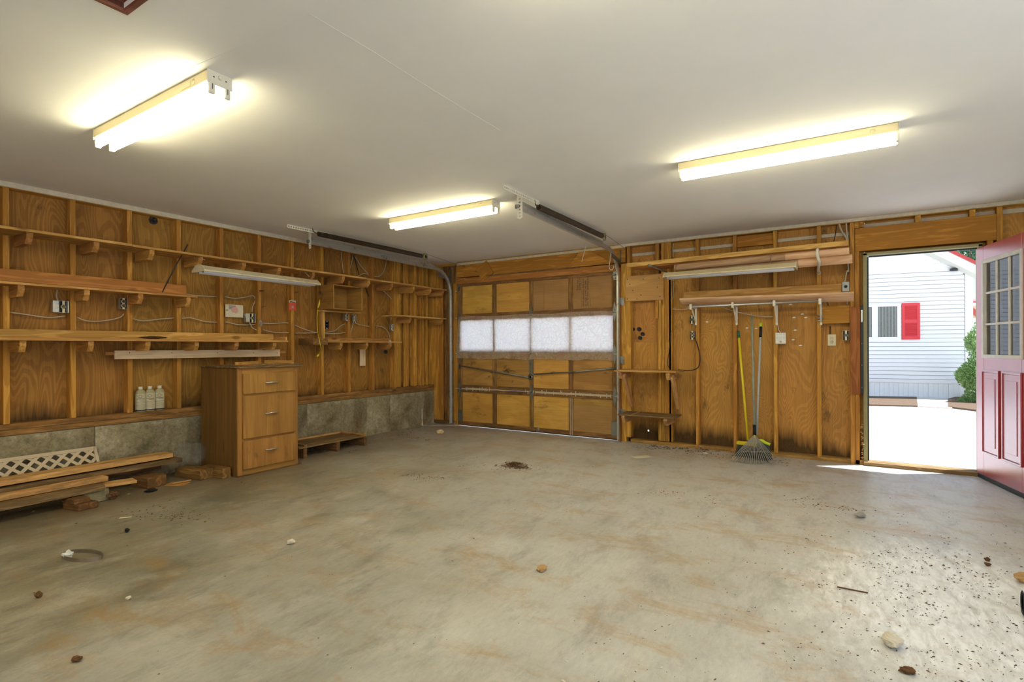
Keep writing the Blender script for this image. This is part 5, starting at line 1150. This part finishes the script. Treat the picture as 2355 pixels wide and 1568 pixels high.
debris('wood_debris', 700, lambda r: (.02 + abs(r.gauss(0, .28)), r.uniform(-5.2, -.3), 0), M_DIRT, 'dark crumbs along the foundation wall', 'debris', (.003, .011), .4, 5)
debris('wood_debris', 300, lambda r: (.05 + abs(r.gauss(0, .4)), r.uniform(-5.2, -.3), 0), M_CHIP, 'pale splinters along the foundation wall', 'debris', (.003, .012), .3, 6)
pw = on(2130, 1330); debris('dark_crumbs', 2300, gauss(5.75, -3.1, .36, .60), M_DIRT, 'dark crumbs scattered over the chalky floor patch', 'debris', (.0012, .0072), .5, 7)
debris('dark_crumbs', 500, gauss(5.3, -4.1, .45, .5), M_DIRT, 'dark crumbs scattered over the nearest part of the floor', 'debris', (.0015, .005), .5, 8)
debris('dark_crumbs', 700, lambda r: (r.uniform(.8, 6.3), r.uniform(-5.6, -.5), 0), M_DIRT, 'sparse dark specks all over the concrete', 'debris', (.001, .0055), .5, 9)
debris('wood_shavings', 70, gauss(on(1410, 1540).x, on(1410, 1540).y, .17, .09), M_STONE, 'pale wood shavings scattered on the nearest floor', 'debris', (.004, .010), .4, 10)
debris('shelf_dust', 160, lambda r: (r.uniform(.25, .72), r.uniform(-3.4, -2.95), ZT + .022), M_CHIP, 'crumbs and straw lying on the cabinet top', 'debris', (.003, .010), .4, 11)
debris('sill_dust', 500, lambda r: (r.uniform(-.09, -.014), r.uniform(-2.9, -.1), ZS + .0895), M_DIRT, 'dirt collected on the sill plate beyond the cabinet', 'debris', (.004, .012), .4, 12)
debris('rotted_wood', 200, lambda r: (r.uniform(3.9, 4.35), r.uniform(-.07, -.01), r.uniform(0, .04)), M_CHIP, 'crumbled rotten wood at the plate near the rake', 'debris', (.006, .02), .5, 13)
for i, (u, v, sx_, sy_, n_, lb) in enumerate(((1600, 1145, .22, .05, 150, 'rust brown crumbs on the floor in front of the rake'), (1900, 1160, .16, .07, 160, 'brown crumbs between the flat stone and the back wall'), (430, 1185, .14, .06, 120, 'brown crumbs on the floor before the cabinet side block'), (980, 1010, .16, .05, 200, 'brown dirt on the floor in the corner by the wedge'), (330, 1175, .22, .10, 160, 'brown bits beside the pile of boards'))):
    debris('rust_chips', n_, gauss(on(u, v).x, on(u, v).y, sx_, sy_), M_BROWN, lb, 'debris', (.002, .009), .3, 30 + i)
debris('rust_chips', 160, gauss(on(975, 1095).x, on(975, 1095).y, .12, .05), M_BROWN, 'rust brown crumbs on the floor before the garage door', 'debris', (.003, .009), .3, 14)
lv = [(5.487 + U(-.01, .012), U(.0, .03), z) for z in [.05 + .018 * k for k in range(26)]]
debris('foam_bits', 60, lambda r: (5.493 + r.uniform(-.012, .005), r.uniform(-.02, .0), abs(r.gauss(0, .25))), M_CHIP, 'crumbling yellow foam along the foot of the door frame', 'foam', (.006, .016), .8, 15)
# ================================================================== OUTSIDE
bx('ground', (-30, 45), (.13, 60), (-.32, -.10), M_ASPH, None, 0, kind='structure')
bx('ground_side', (XW + .03, 45), (-40, .12), (-.3, -.06), M_ASPH, None, 0, kind='structure')
bx('ground_rear', (-20, XW + .02), (-40, YR - .03), (-.3, -.06), M_ASPH, None, 0, kind='structure')
bx('roof_slab', (-.5, XW + .3), (YR - .3, .14), (H + .3, H + .42), M_DRY, None, 0, kind='structure')
HO = V((7.78, 10.2, 0)); hd = V((.986, .164, 0)).normalized(); hn = V((hd.y, -hd.x, 0)); HM = frame(HO, hd, (0, 0, 1))   # local x along wall, y up
hz = (HM.to_3x3() @ V((0, 0, 1))); hs = 1 if hz.dot(hn) > 0 else -1
def PH(u, v, off=0):
    d = ray(u, v); o = HO + hn * off; t = (o - CAM).dot(hn) / d.dot(hn); p = CAM + d * t; return (p - HO).dot(hd), p.z
hr = root('house', HO, 'white vinyl sided house across the drive with red trimmed roof', 'house')
def hb_(name, x0, x1, z0, z1, o0, o1, mat, par=None, c=.002):
    return new(name, boxmesh(x1 - x0, z1 - z0, abs(o1 - o0), c, mat.name), HM @ Matrix.Translation(((x0 + x1) / 2, (z0 + z1) / 2, hs * (o0 + o1) / 2)), par or hr, mat)
sk = PH(2100, 880)[1]; bt = PH(2100, 872)[1]; base = -.12
cw = .1005
s0, z0s = PH(2123, 583); s1_, z1s = PH(2250, 645)      # underside of the rake against the siding
slope = (z1s - z0s) / (s1_ - s0)
def rake_z(x): return z0s + slope * (x - s0)
hb_('house_body', -9.5, .10, base, 3.0, -.30, -.012, M_HBODY, None, 0)
cbx = PH(2219, 800)[0]
nb2 = int((4.3 - bt) / cw)
winx0, winx1 = PH(1990, 740)[0] - .9, PH(2071, 740)[0]; wz0, wz1 = PH(2040, 784)[1], PH(2040, 699)[1]
for k in range(nb2):
    za = bt + cw * k; zb = za + cw
    xr = cbx - .01
    if zb > rake_z(cbx): xr = min(xr, s0 + (za + .05 - z0s) / slope)
    # lapped board: bottom edge proud of the next
    x0 = -9.5
    if xr - x0 < .1: continue
    vs = [HM @ V((x, z, hs * o)) for x in (x0, xr) for z, o in ((za + .009, .0), (za + .009, .024), (zb, .006), (zb, .0))]
    fs = [[0, 1, 5, 4], [1, 2, 6, 5], [2, 3, 7, 6], [3, 0, 4, 7], [3, 2, 1, 0], [4, 5, 6, 7]]
    geo('siding_board', vs, fs, M_SID, hr)
hb_('corner_board', cbx, cbx + .15, bt - .08, rake_z(cbx) + .05, -.01, .028, M_TRIMH)
hb_('base_trim', -9.5, cbx + .02, sk, bt, 0, .035, M_TRIMH)
k = 0; x = cbx + .08
while x > -6.5: hb_('skirt_panel', x - .098, x, base, sk, -.01, .012 + (.006 if k % 2 else 0), M_TRIMH); x -= .10; k += 1
# rake: soffit, white fascia, red metal edge, roof
def rakepiece(name, lo, hi, o0, o1, mat):
    xa, xb = s0 - 3.5, s1_ + .7
    vs = [HM @ V((x, rake_z(x) + dz, hs * o)) for x in (xa, xb) for dz, o in ((lo, o0), (lo, o1), (hi, o1), (hi, o0))]
    fs = [[0, 1, 5, 4], [1, 2, 6, 5], [2, 3, 7, 6], [3, 0, 4, 7], [3, 2, 1, 0], [4, 5, 6, 7]]; geo(name, vs, fs, mat, hr)
rakepiece('soffit', .0, .02, 0, .38, M_SOFF); rakepiece('fascia', .0, .20, .38, .41, M_TRIMH); rakepiece('roof_edge', .20, .28, .36, .46, M_ROOFR); rakepiece('roof_slope', .20, .26, -6, .36, M_ROOFW)
lt = PH(2190, 621); hl = hb_('eave_lamp', lt[0] - .06, lt[0] + .06, lt[1] - .03, lt[1] + .03, .03, .15, M_DARK)
# window
wf = hb_('window', winx0, winx1, wz0, wz1, .0, .045, M_TRIMH)
for ua, ub in ((2018, 2062), (1958, 2004)):
    xa, xb = PH(ua, 740)[0], PH(ub, 740)[0]; za, zb = PH(2040, 775)[1], PH(2040, 705)[1]
    hb_('pane', xa, xb, za, zb, .046, .048, M_BLIND, wf, 0)
    n = 6
    for i in range(n): xx = xa + (xb - xa) * (i + .5) / n; hb_('blind_slat', xx - .012, xx + .012, za, zb, .048, .0495, M_BLSLAT, wf, 0)
    for q in ((xa - .025, xa, za - .025, zb + .025), (xb, xb + .025, za - .025, zb + .025), (xa, xb, zb, zb + .025), (xa, xb, za - .025, za)): hb_('sash', *q, .045, .06, M_TRIMH, wf)
# shutter
xa, xb = PH(2073, 740)[0], PH(2114.5, 740)[0]; za, zb = PH(2093, 780.5)[1], PH(2093, 697)[1]
sh = hb_('shutter', xa, xb, za, zb, .02, .035, M_SHUT); h3 = (zb - za)
for q in ((xa, xa + .06, za, zb), (xb - .06, xb, za, zb), (xa + .06, xb - .06, za, za + .08), (xa + .06, xb - .06, zb - .07, zb), (xa + .06, xb - .06, (za + zb) / 2 - .045, (za + zb) / 2 + .045)): hb_('shutter_rail', *q, .035, .05, M_SHUT, sh)
for z_a, z_b in ((za + .09, (za + zb) / 2 - .05), ((za + zb) / 2 + .05, zb - .08)):
    n = 12
    for i in range(n):
        z = z_a + (z_b - z_a) * (i + .5) / n
        new('louver', boxmesh(xb - xa - .12, .022, .004, .0005, 'louv'), HM @ Matrix.Translation(((xa + xb) / 2, z, hs * .043)) @ Matrix.Rotation(hs * .7, 4, 'X'), sh, M_SHUT)
# mulch bed and pad before the house
def gpoly(name, pts, z, mat, **k):
    n = len(pts); vs = [V((p.x, p.y, z)) for p in pts] + [V((p.x, p.y, z - .05)) for p in pts]
    return geo(name, vs, [list(range(n))] + [[i, n + i, n + (i + 1) % n, (i + 1) % n] for i in range(n)], mat, **k)
g = -.10
gpoly('mulch_bed', [PZ(1880, 925, g), PZ(1990, 933, g), PZ(2111, 936, g), PZ(2108, 915, g), PZ(1990, 913, g), PZ(1880, 911, g)], g + .03, M_MULCH, kind='structure')
gpoly('gravel_pad', [PZ(2110, 936, g), PZ(2190, 940, g), PZ(2185, 920, g), PZ(2108, 915, g)], g + .025, M_PAD, kind='structure')
gpoly('mulch_bed', [PZ(2180, 938, g), PZ(2290, 952, g), PZ(2300, 905, g), PZ(2240, 905, g), PZ(2180, 920, g)], g + .035, M_MULCH, kind='structure')
# shrubs
def shrub(name, c, size, n, mat, label, cat, seed, trunk=None, leaf=.05, up=.5):
    rnd = random.Random(seed); r = root(name, c, label, cat); vs, fs = [], []; c = V(c)
    for i in range(n):
        while True:
            p = V((rnd.uniform(-1, 1), rnd.uniform(-1, 1), rnd.uniform(0, 1)))
            w_ = (1 - p.z) ** .6 * (.75 + .3 * math.sin(p.z * 14 + seed))
            if (p.x / max(w_, .05)) ** 2 + (p.y / max(w_, .05)) ** 2 < 1: break
        q = c + V((p.x * size[0], p.y * size[1], p.z * size[2])); d = V((p.x, p.y, up + rnd.uniform(-.3, .5))).normalized() * leaf * rnd.uniform(.6, 1.3)
        e = d.cross(V((rnd.uniform(-1, 1), rnd.uniform(-1, 1), .3))).normalized() * leaf * .25; b = len(vs)
        vs += [q, q + d * .5 + e, q + d, q + d * .5 - e]; fs.append([b, b + 1, b + 2, b + 3])
    geo('foliage', vs, fs, mat, r, kind='stuff')
    tube('trunk', [c, c + V((.02, .02, size[2] * .4)), c + V((-.02, .03, size[2] * .85))], [.03, .01] if not trunk else trunk, M_BARK, r, n=7)
    return r
sc_ = PZ(2240, 925, g); shrub('conifer_shrub', (sc_.x, sc_.y - .2, g), (.42, .42, 1.75), 7000, M_LEAF, 'bright green conifer shrub at the corner of the white house', 'shrub', 3, leaf=.055)
q = PH(2200, 870); pbh = HO + hd * q[0] + hn * .45
def branch():
    r = root('pine_branch', pbh, 'blue green pine bough reaching across the house corner', 'branch'); rnd = random.Random(4); vs, fs = [], []
    for st, en in (((2222, 885), (2186, 855)), ((2225, 890), (2195, 872)), ((2228, 884), (2208, 862)), ((2232, 895), (2215, 878))):
        a_ = PH(*st); b_ = PH(*en); A = HO + hd * a_[0] + V((0, 0, a_[1])) + hn * .45; B_ = HO + hd * b_[0] + V((0, 0, b_[1])) + hn * .45
        tube('twig', [A, A.lerp(B_, .5) + V((0, 0, -.03)), B_], .008, M_BARK, r, n=5)
        for i in range(420):
            t = rnd.random(); p = A.lerp(B_, t); d = V((rnd.uniform(-1, 1), rnd.uniform(-1, 1), rnd.uniform(-.6, 1))).normalized() * rnd.uniform(.06, .13); e = d.cross(V((.3, .2, 1))).normalized() * .008; b = len(vs); vs += [p - e, p + e, p + d]; fs.append([b, b + 1, b + 2])
    geo('needles', vs, fs, M_LEAF2, r, kind='stuff')
branch()
# second building behind, seen past the corner
nh = root('garden_building', (10, 16, 0), 'pale building with red roof lines seen past the house corner', 'building')
def at_d(u, v, dist): d = ray(u, v); return CAM + d * (dist / F_PX)
a0 = at_d(2150, 900, 20); a1 = at_d(2330, 900, 20)
ax = (V((a1.x, a1.y, 0)) - V((a0.x, a0.y, 0))).normalized(); dirn = V((ax.y, -ax.x, 0)); NM = frame(V((a0.x, a0.y, 0)), ax, (0, 0, 1)); ns = 1 if (NM.to_3x3() @ V((0, 0, 1))).dot(dirn) > 0 else -1
zq = lambda v: CAM.z + (HOR - v) * 20 / F_PX
def nb3(nm, x0, x1, z0, z1, o0, o1, m): new(nm, boxmesh(x1 - x0, z1 - z0, o1 - o0, .002, m.name), NM @ Matrix.Translation(((x0 + x1) / 2, (z0 + z1) / 2, ns * (o0 + o1) / 2)), nh, m)
nb3('wall', 0, 3.2, -.2, zq(735), -2, 0, M_TRIMH); nb3('tan_gable', 0, 3.2, zq(735), zq(707), -2, .0, M_TANW); nb3('roof_edge', 0, 3.2, zq(700), zq(697), -2, .12, M_ROOFR); nb3('fascia', 0, 3.2, zq(707), zq(700), -2, .08, M_TRIMH); nb3('roof', 0, 3.2, zq(697), zq(640), -2, -.2, M_ROOFW)
xo = (at_d(2236, 720, 20) - a0).dot(ax)
beam('roof_edge', NM @ V((xo - 1.4, zq(655), ns * .1)), NM @ V((xo + .35, zq(738), ns * .1)), .14, .1, (0, 0, 1), M_ROOFR, nh); beam('roof_seam', NM @ V((xo - .8, zq(640), ns * -.15)), NM @ V((xo + .15, zq(698), ns * -.15)), .03, .05, (0, 0, 1), M_ROOFR, nh)
def tree(c, h, rr, n, mat, label, seed, leaf=.12):
    rnd = random.Random(seed); r = root('tree', c, label, 'tree', 'trees beyond the house'); vs, fs = [], []; c = V(c)
    blobs = [(V((rnd.uniform(-.6, .6) * rr, rnd.uniform(-.6, .6) * rr, h * rnd.uniform(.45, .95))), rr * rnd.uniform(.3, .55)) for _ in range(16)]
    for i in range(n):
        b_, s_ = blobs[rnd.randrange(16)]; d = V((rnd.gauss(0, 1), rnd.gauss(0, 1), rnd.gauss(0, 1))).normalized() * s_ * rnd.uniform(.6, 1); p = c + b_ + d; a = V((rnd.uniform(-1, 1), rnd.uniform(-1, 1), rnd.uniform(-1, 1))).normalized() * leaf; e = a.cross(d).normalized() * leaf * .5; k = len(vs)
        vs += [p, p + a * .5 + e, p + a, p + a * .5 - e]; fs.append([k, k + 1, k + 2, k + 3])
    geo('foliage', vs, fs, mat, r, kind='stuff'); tube('trunk', [c, c + V((.1, 0, h * .4)), c + V((0, .1, h * .8))], [.16, .05], M_BARK, r, n=8)
    for i in range(5): b_ = blobs[i][0]; tube('branch', [c + V((0, 0, h * .4)), c + b_ * .7 + V((0, 0, 0)), c + b_], [.05, .02], M_BARK, r, n=6)
p = at_d(2262, 900, 27); tree((p.x, p.y, -.2), 8.2, 2.6, 9000, M_LEAF2, 'loose green tree above the house roof edge', 3, .16)
p = at_d(2330, 900, 30); tree((p.x, p.y, -.2), 9, 3.2, 6000, M_LEAF, 'leafy tree behind the red door side', 5, .2)
